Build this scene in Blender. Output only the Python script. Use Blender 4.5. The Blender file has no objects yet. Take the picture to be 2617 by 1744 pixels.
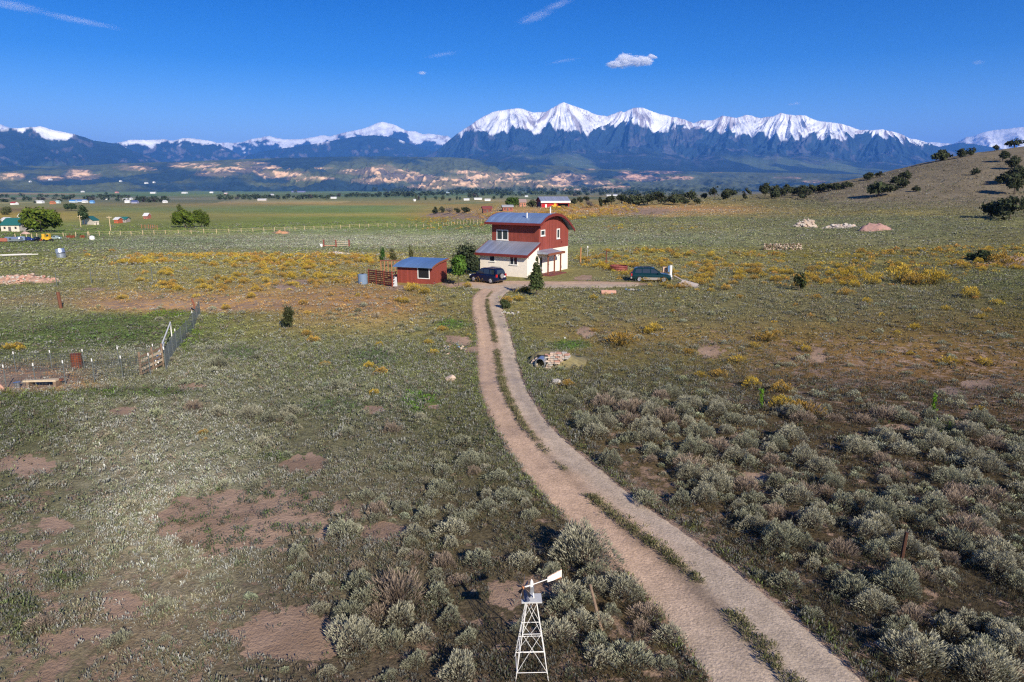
import bpy, bmesh, math, random
import numpy as np
from mathutils import Vector, Matrix
rad = math.radians
SC = bpy.context.scene
COL = SC.collection
# ------------------------------------------------------------------ camera, sky, sun, exposure
F_PX, CX, CY, PITCH, CAM_H = 1744.7, 1308.5, 872.0, rad(12.73), 10.5
cam_d = bpy.data.cameras.new('camera'); cam = bpy.data.objects.new('camera', cam_d); COL.objects.link(cam)
cam_d.lens = 24.0; cam_d.sensor_width = 36.0; cam_d.clip_start = 0.5; cam_d.clip_end = 120000
cam.location = (0, 0, CAM_H); cam.rotation_euler = (rad(90) - PITCH, 0, 0)
SC.camera = cam
SUN_EL, SUN_AZ = rad(29), rad(28)            # azimuth: sun stands behind the camera, this far to the right
sd = Vector((math.sin(SUN_AZ) * math.cos(SUN_EL), -math.cos(SUN_AZ) * math.cos(SUN_EL), math.sin(SUN_EL)))
w = bpy.data.worlds.new('World'); SC.world = w; w.use_nodes = True
nt = w.node_tree; bg = nt.nodes['Background']
sky = nt.nodes.new('ShaderNodeTexSky'); sky.sky_type = 'NISHITA'; sky.sun_disc = False
sky.sun_elevation = SUN_EL; sky.sun_rotation = math.pi - SUN_AZ
sky.altitude = 2300; sky.air_density = 1.0; sky.dust_density = 0.35; sky.ozone_density = 2.6
hs = nt.nodes.new('ShaderNodeHueSaturation'); hs.inputs['Saturation'].default_value = 1.36; hs.inputs['Hue'].default_value = 0.503
_tc = nt.nodes.new('ShaderNodeTexCoord'); _sx = nt.nodes.new('ShaderNodeSeparateXYZ'); nt.links.new(_tc.outputs['Generated'], _sx.inputs[0])
_cr = nt.nodes.new('ShaderNodeValToRGB'); _e = _cr.color_ramp.elements      # the deep blue of thin high-altitude air, by height above the horizon
_e[0].position = .03; _e[0].color = (1.42, 1.02, .87, 1); _e[1].position = .30; _e[1].color = (.05, .34, .58, 1)
for _p, _c in ((.09, (.88, .80, .82, 1)), (.16, (.22, .50, .70, 1)), (.24, (.0, .38, .62, 1)), (.6, (.25, .5, .8, 1))):
    _x = _e.new(_p); _x.color = _c
_ml = nt.nodes.new('ShaderNodeMixRGB'); _ml.blend_type = 'MULTIPLY'; _ml.inputs[0].default_value = 1
nt.links.new(_sx.outputs['Z'], _cr.inputs[0]); nt.links.new(_cr.outputs[0], _ml.inputs[2]); nt.links.new(hs.outputs[0], _ml.inputs[1])
nt.links.new(sky.outputs[0], hs.inputs['Color']); nt.links.new(_ml.outputs[0], bg.inputs[0])
bg.inputs[1].default_value = 0.115
sun_d = bpy.data.lights.new('sun', 'SUN'); sun_d.energy = 5.0; sun_d.angle = rad(0.5); sun_d.color = (1.0, 0.915, 0.765)
sun = bpy.data.objects.new('sun', sun_d); COL.objects.link(sun)
sun.rotation_euler = sd.to_track_quat('Z', 'Y').to_euler(); sun.location = (30, -60, 60)
SC.view_settings.view_transform = 'Standard'; SC.view_settings.look = 'None'
SC.view_settings.exposure = 0.58; SC.view_settings.gamma = 1.0
SC.cycles.volume_bounces = 5; SC.cycles.max_bounces = 6; SC.cycles.transparent_max_bounces = 12
SC.cycles.use_denoising = False; SC.cycles.filter_width = 1.25; SC.cycles.sample_clamp_indirect = 4.0
rng = np.random.default_rng(11); random.seed(4)

# ------------------------------------------------------------------ small maths
def sstep(a, b, x):
    t = np.clip((x - a) / (b - a), 0, 1); return t * t * (3 - 2 * t)
_P = np.random.default_rng(5).permutation(4096)
_R = np.random.default_rng(6).random(4096) * 2 - 1
def _h(ix, iy, s): return _R[(_P[(_P[(ix + s * 131) & 4095] + iy) & 4095])]
def vnoise(x, y, s=0):
    x = np.asarray(x, float); y = np.asarray(y, float)
    ix = np.floor(x).astype(np.int64); iy = np.floor(y).astype(np.int64); fx = x - ix; fy = y - iy
    fx = fx * fx * fx * (fx * (fx * 6 - 15) + 10); fy = fy * fy * fy * (fy * (fy * 6 - 15) + 10)
    a = _h(ix, iy, s); b = _h(ix + 1, iy, s); c = _h(ix, iy + 1, s); d = _h(ix + 1, iy + 1, s)
    return (a * (1 - fx) + b * fx) * (1 - fy) + (c * (1 - fx) + d * fx) * fy
def fbm(x, y, o=4, s=0, g=0.5):
    v = 0; a = 1; n = 0
    for i in range(o):
        v = v + a * vnoise(x * 2 ** i + 17.3 * i, y * 2 ** i - 9.1 * i, s + i); n += a; a *= g
    return v / n
def ridged(x, y, o=4, s=0, g=0.5):
    v = 0; a = 1; n = 0
    for i in range(o):
        v = v + a * (1 - np.abs(vnoise(x * 2 ** i + 7.7 * i, y * 2 ** i + 3.1 * i, s + i)) * 2); n += a; a *= g
    return v / n
def S(c, k=1.0):
    """displayed 0-255 colour -> linear"""
    c = np.asarray(c, float) / 255.0
    return np.where(c <= 0.04045, c / 12.92, ((c + 0.055) / 1.055) ** 2.4) * k
def ray(px, py):
    xc = (np.asarray(px, float) - CX) / F_PX; yc = (CY - np.asarray(py, float)) / F_PX
    return xc, math.cos(PITCH) + yc * math.sin(PITCH), -math.sin(PITCH) + yc * math.cos(PITCH)
def proj(x, y, z):
    dz = z - CAM_H; zc = y * math.cos(PITCH) - dz * math.sin(PITCH); yc = y * math.sin(PITCH) + dz * math.cos(PITCH)
    zc = np.maximum(zc, 0.5)
    return CX + F_PX * x / zc, CY - F_PX * yc / zc
def elev(py): return math.atan((CY - py) / F_PX) - PITCH

# ------------------------------------------------------------------ the lie of the land
_cr_s = np.array([-9000, 1000, 1200, 1440, 1560, 1670, 1780, 1890, 2000, 2060, 2110, 2220, 2335, 2450, 2617, 3000, 9000.])
_cr_p = np.array([540, 540, 531, 527, 524, 517, 510, 503, 494, 486, 473, 450, 420, 395, 372, 345, 330.])
_cr_z = np.array([CAM_H + 320 * math.tan(elev(p)) for p in _cr_p])
def T(x, y, micro=True):
    x = np.asarray(x, float); y = np.asarray(y, float)
    ys = np.maximum(y, 1.0); s = 1308.5 + x / ys * 1788.6
    s = np.clip(s, -6000, 8000)
    zl = np.interp(y, [0, 90, 220, 1000, 4000, 40000], [0, 0, -5, -11, -22, -22])
    zc = np.interp(s, _cr_s, _cr_z); foot = np.interp(s, [1000, 1400, 2000, 2617], [-1.0, 0.4, 2.6, 5.0])
    t1 = sstep(85, 185, y); t2 = np.clip((y - 175) / 150, 0, 1) ** 1.25; t2 = np.where(t2 > .75, .75 + .25 * np.sin((t2 - .75) / .25 * math.pi / 2) ** 1, t2) if False else t2
    t2 = t2 - 0.10 * np.sin(np.pi * np.clip(t2, 0, 1)) ** 2 * 0
    zr = foot * t1 + (zc - foot) * sstep(0, 1, t2 * 0.5) * 2 * (t2 > 0)
    t2s = np.clip((y - 170) / 150, 0, 1); f2 = t2s * t2s * (3 - 2 * t2s) * 0.45 + 0.55 * t2s ** 0.9
    zr = foot * t1 + (zc - foot) * f2
    fall = sstep(325, 900, y); zr = zr * (1 - fall) + zl * fall
    wr = sstep(1060, 1290, s)
    z = zl * (1 - wr) + zr * wr
    gul = np.exp(-((y - 45 + 0.12 * x) / 8.5) ** 2)
    z = z - 1.3 * gul * (0.75 + 0.25 * np.tanh(x / 12))
    if micro:
        k = sstep(14, 24, np.hypot(x - 3.5, y - 84)) * sstep(6, 9, np.hypot(x + 10.5, y - 77)) * (1 - sstep(1500, 4000, y))
        z = z + k * (0.22 * fbm(x / 14, y / 14, 3, 3) + 0.05 * fbm(x / 2.5, y / 2.5, 2, 9)) * np.clip(ys / 20, .6, 6) ** .5
    return z
def G(px, py, micro=True):
    """point where a line of sight meets the land"""
    dx, dy, dz = ray(px, py); px = np.atleast_1d(dx * 1.0); sh = px.shape
    dx, dy, dz = [np.broadcast_to(np.atleast_1d(v), sh).astype(float) for v in (dx, dy, dz)]
    t = np.full(sh, 8.0); done = np.zeros(sh, bool)
    for i in range(300):
        h = CAM_H + t * dz - T(t * dx, t * dy, micro)
        done |= h < 0
        t = np.where(done, t, t * 1.022 + 0.03)
        if done.all(): break
    lo = t / 1.024 - 0.08; hi = t
    for i in range(16):
        m = (lo + hi) / 2; b = CAM_H + m * dz - T(m * dx, m * dy, micro) < 0
        hi = np.where(b, m, hi); lo = np.where(b, lo, m)
    x, y = hi * dx, hi * dy
    return x, y, T(x, y, micro)
def g1(px, py):
    x, y, z = G(px, py); return Vector((float(x[0]), float(y[0]), float(z[0])))
def inpoly(px, py, poly):
    c = np.zeros(np.shape(px), bool); n = len(poly)
    for i in range(n):
        x0, y0 = poly[i]; x1, y1 = poly[(i + 1) % n]
        if y0 == y1: continue
        k = ((y0 > py) != (y1 > py)) & (px < (x1 - x0) * (py - y0) / (y1 - y0) + x0); c ^= k
    return c

# ------------------------------------------------------------------ materials
def mat(name, col=(.5, .5, .5), rough=.8, metal=0.0, spec=0.3, var=0.0, vscale=4.0, bump=0.0, bscale=30.0, attr=None, stripe=None, emit=None):
    m = bpy.data.materials.new(name); m.use_nodes = True; t = m.node_tree; b = t.nodes['Principled BSDF']; L = t.links
    b.inputs['Roughness'].default_value = rough; b.inputs['Metallic'].default_value = metal
    b.inputs['Specular IOR Level'].default_value = spec
    src = None
    if attr:
        a = t.nodes.new('ShaderNodeAttribute'); a.attribute_name = attr; src = a.outputs['Color']
    co = t.nodes.new('ShaderNodeTexCoord')
    def mul(src, fac_out, lo, hi):
        mr = t.nodes.new('ShaderNodeMapRange'); mr.inputs['To Min'].default_value = lo; mr.inputs['To Max'].default_value = hi
        L.new(fac_out, mr.inputs['Value'])
        mx = t.nodes.new('ShaderNodeVectorMath'); mx.operation = 'SCALE'
        if src is None: mx.inputs[0].default_value = col[:3]
        else: L.new(src, mx.inputs[0])
        L.new(mr.outputs[0], mx.inputs['Scale']); return mx.outputs[0]
    if var:
        n = t.nodes.new('ShaderNodeTexNoise'); n.inputs['Scale'].default_value = vscale; n.inputs['Detail'].default_value = 5
        n.inputs['Roughness'].default_value = .65; L.new(co.outputs['Object'], n.inputs['Vector'])
        mrr = t.nodes.new('ShaderNodeMapRange'); mrr.inputs['From Min'].default_value = .3; mrr.inputs['From Max'].default_value = .7
        L.new(n.outputs['Fac'], mrr.inputs['Value']); src = mul(src, mrr.outputs[0], 1 - var, 1 + var)
    if stripe:            # stripe = (axis, period in m, darkest, line share)
        sx = t.nodes.new('ShaderNodeSeparateXYZ'); L.new(co.outputs['Object'], sx.inputs[0])
        m1 = t.nodes.new('ShaderNodeMath'); m1.operation = 'DIVIDE'; L.new(sx.outputs[stripe[0]], m1.inputs[0]); m1.inputs[1].default_value = stripe[1]
        m2 = t.nodes.new('ShaderNodeMath'); m2.operation = 'FRACT'; L.new(m1.outputs[0], m2.inputs[0])
        m3 = t.nodes.new('ShaderNodeMath'); m3.operation = 'GREATER_THAN'; L.new(m2.outputs[0], m3.inputs[0]); m3.inputs[1].default_value = stripe[3]
        # every board its own tone
        fl = t.nodes.new('ShaderNodeMath'); fl.operation = 'FLOOR'; L.new(m1.outputs[0], fl.inputs[0])
        wn = t.nodes.new('ShaderNodeTexWhiteNoise'); wn.noise_dimensions = '1D'; L.new(fl.outputs[0], wn.inputs['W'])
        src = mul(src, wn.outputs['Value'], .86, 1.12); src = mul(src, m3.outputs[0], stripe[2], 1.0)
    if src is not None: L.new(src, b.inputs['Base Color'])
    else: b.inputs['Base Color'].default_value = (*col[:3], 1)
    if bump:
        n2 = t.nodes.new('ShaderNodeTexNoise'); n2.inputs['Scale'].default_value = bscale; n2.inputs['Detail'].default_value = 4
        L.new(co.outputs['Object'], n2.inputs['Vector']); bp = t.nodes.new('ShaderNodeBump'); bp.inputs['Strength'].default_value = bump
        bp.inputs['Distance'].default_value = .05; L.new(n2.outputs['Fac'], bp.inputs['Height']); L.new(bp.outputs[0], b.inputs['Normal'])
    return m
def foliage_mat(name, attr='col', transl=.25, rnd=.22):
    m = bpy.data.materials.new(name); m.use_nodes = True; t = m.node_tree; L = t.links; t.nodes.remove(t.nodes['Principled BSDF'])
    out = t.nodes['Material Output']; a = t.nodes.new('ShaderNodeAttribute'); a.attribute_name = attr
    oi = t.nodes.new('ShaderNodeObjectInfo'); mr = t.nodes.new('ShaderNodeMapRange'); mr.inputs['To Min'].default_value = 1 - rnd; mr.inputs['To Max'].default_value = 1 + rnd
    L.new(oi.outputs['Random'], mr.inputs['Value']); sc = t.nodes.new('ShaderNodeVectorMath'); sc.operation = 'SCALE'
    L.new(a.outputs['Color'], sc.inputs[0]); L.new(mr.outputs[0], sc.inputs['Scale'])
    d = t.nodes.new('ShaderNodeBsdfDiffuse'); tr = t.nodes.new('ShaderNodeBsdfTranslucent'); mx = t.nodes.new('ShaderNodeMixShader'); mx.inputs[0].default_value = transl
    L.new(sc.outputs[0], d.inputs[0]); L.new(sc.outputs[0], tr.inputs[0]); L.new(d.outputs[0], mx.inputs[1]); L.new(tr.outputs[0], mx.inputs[2]); L.new(mx.outputs[0], out.inputs[0])
    return m

# ------------------------------------------------------------------ mesh helpers
def mesh_np(name, V, Fq, material=None, col=None, smooth=False, link=True, alpha=None):
    V = np.asarray(V, np.float32); Fq = np.asarray(Fq, np.int32); k = Fq.shape[1]
    me = bpy.data.meshes.new(name); me.vertices.add(len(V)); me.vertices.foreach_set('co', V.ravel())
    me.loops.add(Fq.size); me.loops.foreach_set('vertex_index', Fq.ravel())
    me.polygons.add(len(Fq)); me.polygons.foreach_set('loop_start', np.arange(0, Fq.size, k, dtype=np.int32))
    me.polygons.foreach_set('use_smooth', np.full(len(Fq), smooth))
    me.update(calc_edges=True)
    if col is not None:
        c = np.ones((len(V), 4), np.float32); c[:, :3] = col[:, :3]
        if alpha is not None: c[:, 3] = alpha
        at = me.color_attributes.new('col', 'FLOAT_COLOR', 'POINT'); at.data.foreach_set('color', c.ravel())
    if material: me.materials.append(material)
    if not link: return me
    o = bpy.data.objects.new(name, me); COL.objects.link(o); return o
class MB:
    def __init__(s): s.v = []; s.f = []
    def add(s, vs, fs):
        n = len(s.v); s.v += [tuple(p) for p in vs]; s.f += [tuple(i + n for i in f) for f in fs]; return s
    def box(s, x0, x1, y0, y1, z0, z1, M=None):
        vs = [Vector((x, y, z)) for x in (x0, x1) for y in (y0, y1) for z in (z0, z1)]
        if M is not None: vs = [M @ p for p in vs]
        return s.add(vs, [(0, 1, 3, 2), (4, 6, 7, 5), (0, 4, 5, 1), (2, 3, 7, 6), (0, 2, 6, 4), (1, 5, 7, 3)])
    def tube(s, p, q, r0, r1=None, n=8, cap=True):
        r1 = r0 if r1 is None else r1; p = Vector(p); q = Vector(q); d = (q - p).normalized()
        a = d.orthogonal().normalized(); b = d.cross(a)
        ring = lambda c, r: [c + (a * math.cos(2 * math.pi * i / n) + b * math.sin(2 * math.pi * i / n)) * r for i in range(n)]
        fs = [(i, (i + 1) % n, n + (i + 1) % n, n + i) for i in range(n)]
        if cap: fs += [tuple(range(n))[::-1], tuple(range(n, 2 * n))]
        return s.add(ring(p, r0) + ring(q, r1), fs)
    def path(s, pts, r, n=6):
        for i in range(len(pts) - 1): s.tube(pts[i], pts[i + 1], r if not hasattr(r, '__len__') else r[i], r if not hasattr(r, '__len__') else r[i + 1], n)
        return s
    def prism(s, pts, off):          # pts = outline (3D), off = extrusion vector
        n = len(pts); off = Vector(off); pts = [Vector(p) for p in pts]
        return s.add(pts + [p + off for p in pts], [tuple(range(n))[::-1], tuple(range(n, 2 * n))] + [(i, (i + 1) % n, n + (i + 1) % n, n + i) for i in range(n)])
    def loft(s, rings, cap=True, closed=True):
        n = len(rings[0]); vs = [p for r in rings for p in r]; fs = []
        for k in range(len(rings) - 1):
            for i in range(n if closed else n - 1):
                j = (i + 1) % n; fs.append((k * n + i, k * n + j, (k + 1) * n + j, (k + 1) * n + i))
        if cap: fs += [tuple(range(n))[::-1], tuple(range((len(rings) - 1) * n, len(rings) * n))]
        return s.add(vs, fs)
    def lathe(s, prof, n=16, c=(0, 0), ax='z'):
        vs = []; 
        for r, z in prof:
            for i in range(n):
                a = 2 * math.pi * i / n; vs.append((c[0] + r * math.cos(a), c[1] + r * math.sin(a), z))
        fs = [(k * n + i, k * n + (i + 1) % n, (k + 1) * n + (i + 1) % n, (k + 1) * n + i) for k in range(len(prof) - 1) for i in range(n)]
        fs += [tuple(range(n))[::-1], tuple(range((len(prof) - 1) * n, len(prof) * n))]
        return s.add(vs, fs)
    def rock(s, c, r, seed=0, sub=2, flat=.7):
        bm = bmesh.new(); bmesh.ops.create_icosphere(bm, subdivisions=sub, radius=1)
        R = random.Random(seed); k = [Vector((R.uniform(-1, 1), R.uniform(-1, 1), R.uniform(-1, 1))).normalized() for _ in range(9)]; cut = [R.uniform(.45, .9) for _ in k]
        r = r if hasattr(r, '__len__') else (r, r, r * flat)
        for v in bm.verts:
            for d, cu in zip(k, cut):
                q = v.co.dot(d)
                if q > cu: v.co -= d * (q - cu)
            v.co *= 1 + R.uniform(-.04, .04)
        bm.verts.index_update()
        s.add([(c[0] + v.co.x * r[0], c[1] + v.co.y * r[1], c[2] + v.co.z * r[2]) for v in bm.verts], [[v.index for v in f.verts] for f in bm.faces]); bm.free(); return s
    def mesh(s, name, m=None, smooth=False, bevel=0):
        me = bpy.data.meshes.new(name); me.from_pydata(s.v, [], s.f)
        bm = bmesh.new(); bm.from_mesh(me); bmesh.ops.recalc_face_normals(bm, faces=bm.faces)
        if bevel: bmesh.ops.bevel(bm, geom=list(bm.edges), offset=bevel, segments=1, affect='EDGES', profile=.5)
        bm.to_mesh(me); bm.free()
        if m: me.materials.append(m)
        if smooth: me.polygons.foreach_set('use_smooth', [True] * len(me.polygons))
        return me
    def obj(s, name, m=None, parent=None, smooth=False, bevel=0, label=None):
        o = bpy.data.objects.new(name, s.mesh(name, m, smooth, bevel)); COL.objects.link(o)
        if parent: o.parent = parent
        if label: o['label'] = label
        return o
def tag(o, label, cat, group=None, kind=None):
    o['label'] = label; o['category'] = cat
    if group: o['group'] = group
    if kind: o['kind'] = kind
    return o
def thing(name, label, cat, loc=(0, 0, 0), rz=0, group=None):
    o = bpy.data.objects.new(name, None); COL.objects.link(o); o.empty_display_size = .2
    o.location = loc; o.rotation_euler = (0, 0, rz); return tag(o, label, cat, group)
def dup(root, loc, rz, label, scale=1.0):
    r = root.copy(); COL.objects.link(r); r.location = loc; r.rotation_euler = (0, 0, rz)
    r.scale = (scale,) * 3 if not hasattr(scale, '__len__') else scale
    if label: r['label'] = label
    for ch in list(root.children):
        c = ch.copy(); COL.objects.link(c); c.parent = r
        for gch in ch.children:
            d = gch.copy(); COL.objects.link(d); d.parent = c
    return r
# ------------------------------------------------------------------ colours of the land, anchored to places on it
K = 1.0      # displayed value -> albedo at this light
_an = [  # (column, [(row, r,g,b, bare share)]); lower-right rows partly darkened for brush shade and vignetting
 (0,   [(478,95,112,108,0),(492,90,122,92,0),(496,150,128,118,0),(501,84,108,84,0),(506,122,118,118,0),(516,135,130,105,0),(530,140,130,100,0),(537,115,100,85,0),(546,150,132,78,0),(560,150,132,88,0),(572,122,128,80,0),(590,104,118,74,0),(598,140,128,100,.2),(606,96,112,64,0),(640,102,114,70,0),(665,120,124,78,.05),(700,118,122,82,.1),(740,112,118,82,.15),(770,128,120,92,.4),(800,114,120,90,.1),(850,92,108,66,.1),(920,100,108,76,.15),(945,135,112,92,.5),(965,165,122,84,.9),(985,170,122,80,1),(1005,92,108,58,.1),(1080,96,103,72,.3),(1200,100,105,78,.45),(1400,102,106,82,.55),(1744,98,98,76,.58)]),
 (400, [(478,95,112,108,0),(490,100,118,92,0),(500,96,115,90,0),(506,120,118,112,0),(515,118,112,100,0),(522,140,124,100,0),(535,112,120,88,0),(548,132,126,86,0),(560,122,121,86,0),(566,114,118,78,0),(592,104,117,70,0),(600,128,132,98,0),(615,104,118,92,0),(635,116,124,98,0),(652,128,128,84,.1),(700,128,126,80,.15),(735,128,122,80,.3),(755,148,126,80,.6),(790,158,128,92,.65),(803,104,112,70,0),(850,100,110,70,.15),(900,112,116,88,.15),(1000,120,122,98,.1),(1200,136,138,116,.15),(1400,132,132,110,.3),(1600,120,115,95,.45),(1744,106,102,84,.5)]),
 (900, [(478,95,112,108,0),(488,98,120,92,0),(500,100,112,92,0),(515,135,130,105,0),(521,148,126,90,0),(528,104,122,88,0),(540,108,122,80,0),(548,150,138,92,0),(556,108,120,70,0),(580,108,121,70,0),(590,122,130,104,0),(625,136,142,122,0),(638,112,122,84,.05),(650,134,126,78,.15),(700,132,124,76,.25),(735,142,118,76,.5),(780,148,120,80,.55),(830,132,122,82,.3),(870,112,116,80,.15),(930,104,112,74,.05),(1000,112,116,88,.1),(1100,112,112,86,.2),(1250,110,106,86,.3),(1400,104,98,80,.35),(1744,92,84,70,.35)]),
 (1250,[(478,92,112,100,0),(500,96,112,88,0),(512,135,130,105,0),(524,140,126,88,.1),(536,158,130,92,.5),(556,150,124,84,.4),(570,112,124,76,0),(585,112,124,86,0),(610,136,142,122,0),(640,118,124,86,.05),(680,124,124,80,.1),(730,118,118,76,.2),(800,120,116,76,.25),(900,106,112,72,.15),(1000,104,108,70,.15),(1150,96,96,70,.25),(1300,92,86,66,.35),(1744,80,72,58,.45)]),
 (1600,[(478,92,110,96,0),(505,112,112,84,0),(520,134,122,78,.15),(535,166,130,92,.45),(552,140,126,84,.3),(560,110,117,80,0),(580,120,121,84,.0),(600,120,126,100,0),(625,112,122,92,0),(645,122,122,76,.05),(690,120,119,82,.15),(740,113,113,80,.2),(800,108,107,77,.25),(860,114,102,66,.4),(920,102,98,64,.35),(1000,96,94,64,.3),(1100,92,82,58,.45),(1300,84,74,54,.5),(1744,74,66,50,.5)]),
 (2250,[(478,110,104,84,0),(500,112,104,82,.05),(520,104,108,78,.0),(545,120,116,78,0),(560,108,113,84,0),(590,106,112,84,0),(620,112,114,84,0),(650,112,110,66,.05),(720,106,106,76,.15),(790,102,100,74,.15),(850,102,90,56,.4),(920,104,84,52,.55),(1000,94,78,52,.5),(1100,82,72,52,.4),(1300,76,68,52,.45),(1744,66,60,46,.45)]),
 (2700,[(478,108,100,82,0),(520,104,102,78,0),(560,106,110,80,0),(620,104,104,72,.1),(720,96,102,68,.1),(850,94,84,52,.4),(1000,96,76,48,.55),(1200,72,66,50,.4),(1744,62,56,44,.4)])]
def land_colour(x, y, z):
    px, py = proj(x, y, z)
    far = sstep(120, 400, y)
    wob = fbm(x / 9, y / 9, 3, 21) * 10 * (1 - far) + fbm(x / 160, y / 160, 2, 22) * 3 * far
    wox = fbm(x / 7, y / 7, 3, 24) * 60 * (1 - far)
    pyw = np.clip(py + wob, 478, 1744); pxw = np.clip(px + wox, 0, 2700)
    tabs = []
    for cx, l in _an:
        a = np.array(l, float); tabs.append(np.stack([np.interp(pyw, a[:, 0], a[:, i]) for i in range(1, 5)], -1))
    cxs = [c for c, _ in _an]; out = np.zeros(np.shape(x) + (4,))
    for i in range(len(cxs) - 1):
        m = (pxw >= cxs[i]) & (pxw <= cxs[i + 1]); t = sstep(.15, .85, (pxw - cxs[i]) / (cxs[i + 1] - cxs[i]))[..., None]
        out = np.where(m[..., None], tabs[i] * (1 - t) + tabs[i + 1] * t, out)
    # every field beyond the fence its own tone
    fx = np.floor(x / 210 + .6 * vnoise(x / 400, y / 400, 31)); fy = np.floor((y + .3 * x) / 260)
    tone = _h(fx.astype(np.int64), fy.astype(np.int64), 40); tone2 = _h(fx.astype(np.int64), fy.astype(np.int64), 41)
    ff = sstep(420, 520, y)[..., None]
    out[..., :3] *= 1 + ff * np.stack([.13 * tone + .06 * tone2, .09 * tone, .10 * tone - .05 * tone2], -1)
    hill = sstep(2030, 2150, px) * sstep(540, 505, py)
    out[..., :3] *= 1 + .06 * fbm(x / 5, y / 5, 4, 61)[..., None]
    warm = sstep(1080, 900, py)[..., None]; out[..., :3] *= 1 + warm * np.array([.075, .055, .015])
    out[..., :3] *= 1 + sstep(604, 596, py)[..., None] * sstep(1500, 1100, px)[..., None] * np.array([-.01, .03, -.07])
    rgb = S(np.clip(out[..., :3], 0, 255)) * K
    return rgb, np.clip(out[..., 3], 0, 1), px, py
_bare = [(730,1630,112,55),(700,1650,90,45),(770,1187,62,22),(985,1360,60,20),(320,1545,50,28),(65,1190,52,20),(312,1050,34,8),(485,987,30,7),(955,1050,27,10),(1300,1515,48,38),(1380,1500,60,20),
 (2495,983,40,14),(1812,895,26,16),(2090,910,20,12),(1170,872,36,12),(1213,895,22,7),(2600,668,45,11),(2560,672,40,8),(150,1645,45,20),(230,1620,60,15),(1935,1225,40,16),(1105,1040,15,5),(735,734,28,8),(1555,1450,40,20),(140,1340,40,18),
 (1640,541,75,8),(1150,550,60,5),(1215,557,60,4),(560,1300,60,16),(1620,700,20,6),(1492,710,22,6),(720,595,19,4),(2430,1000,30,10),(1500,850,22,12),(70,1400,26,12),(240,740,25,5),(780,722,30,6),(2300,1090,40,8),(1010,735,25,6),(1150,730,20,5)]
_green = [(1068,1030,50,36,(92,124,48)),(1452,882,48,14,(70,118,44)),(1150,830,45,12,(84,118,52)),(330,1005,170,12,(84,108,52)),(430,805,75,12,(98,122,44)),(470,860,45,45,(98,118,54)),(280,850,190,45,(84,104,60)),(60,1080,120,60,(94,104,70)),(730,1170,90,12,(90,108,62)),(610,905,60,20,(90,112,66)),(960,915,60,22,(88,112,66)),(840,1040,90,22,(88,108,68)),(40,1580,70,60,(88,98,64)),(170,1480,60,20,(84,98,60)),(130,600,170,9,(84,112,52)),(2420,1090,40,22,(86,112,50))]
def patches(px, py, x, y):
    """bare and green places: (bare 0-1, green weight, green colour)"""
    n = fbm(x * .9, y * .9, 3, 51) * .45
    b = np.zeros(np.shape(px)); n4 = .45 * fbm(x * 4, y * 4, 3, 57)
    for cx, cy, a, c in _bare:
        d = np.hypot((px - cx) / a, (py - cy) / c); b = np.maximum(b, sstep(1.30, .78, d + n * 1.5 + n4))
    # scrub-dotted bare ground left of centre
    d = np.hypot((px - 640) / 230, (py - 1325) / 88); b = np.maximum(b, .62 * sstep(1.2, .7, d + n * 1.3))
    gw = np.zeros(np.shape(px)); gc = np.zeros(np.shape(px) + (3,))
    for cx, cy, a, c, colr in _green:
        d = np.hypot((px - cx) / a, (py - cy) / c); k = sstep(1.25, .6, d + n); gc = np.where((k > gw)[..., None], S(colr) * K, gc); gw = np.maximum(gw, k)
    return b, gw, gc

# ------------------------------------------------------------------ drive: edges traced on the land
_rd = [(1824,2215,1744),(1795,2160,1690),(1755,2095,1630),(1710,2026,1569),(1640,1925,1485),(1575,1848,1430),(1506,1777,1380),(1420,1665,1300),(1345,1555,1219),(1302,1472,1150),(1268,1402,1098),(1245,1376,1045),(1230,1348,1006),(1223,1331,960),(1222,1320,910),(1222,1310,878),(1217,1299,835),(1209,1286,795),(1207,1278,770),(1216,1290,748),(1238,1322,734)]
_l = G([r[0] for r in _rd], [r[2] for r in _rd]); _r = G([r[1] for r in _rd], [r[2] for r in _rd])
RL = np.stack([_l[0], _l[1]], -1); RR = np.stack([_r[0], _r[1]], -1)
RL = np.vstack([RL[0] + (RL[0] - RL[2]) * 1.6, RL]); RR = np.vstack([RR[0] + (RR[0] - RR[2]) * 1.6, RR])
def resample(P, n, k=3):
    d = np.r_[0, np.cumsum(np.hypot(*np.diff(P, axis=0).T))]; t = np.linspace(0, d[-1], n)
    Q = np.stack([np.interp(t, d, P[:, 0]), np.interp(t, d, P[:, 1])], -1)
    w_ = 9
    for _ in range(k):
        Qp = np.vstack([2 * Q[:1] - Q[1:w_ + 1][::-1], Q, 2 * Q[-1:] - Q[-w_ - 1:-1][::-1]])
        Q = np.stack([np.convolve(Qp[:, i], np.ones(2 * w_ + 1) / (2 * w_ + 1), 'valid') for i in (0, 1)], -1)
    return Q
# keep both edges in step with each other along the centre line
NR = 420
_c = (RL + RR) / 2; _cd = np.r_[0, np.cumsum(np.hypot(*np.diff(_c, axis=0).T))]; _t = np.linspace(0, _cd[-1], NR)
def _rs(P):
    Q = np.stack([np.interp(_t, _cd, P[:, 0]), np.interp(_t, _cd, P[:, 1])], -1)
    for _ in range(3):
        Qp = np.vstack([2 * Q[:1] - Q[1:14][::-1], Q, 2 * Q[-1:] - Q[-14:-1][::-1]]); Q = np.stack([np.convolve(Qp[:, i], np.ones(27) / 27, 'valid') for i in (0, 1)], -1)
    return Q
RL, RR = _rs(RL), _rs(RR)
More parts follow.
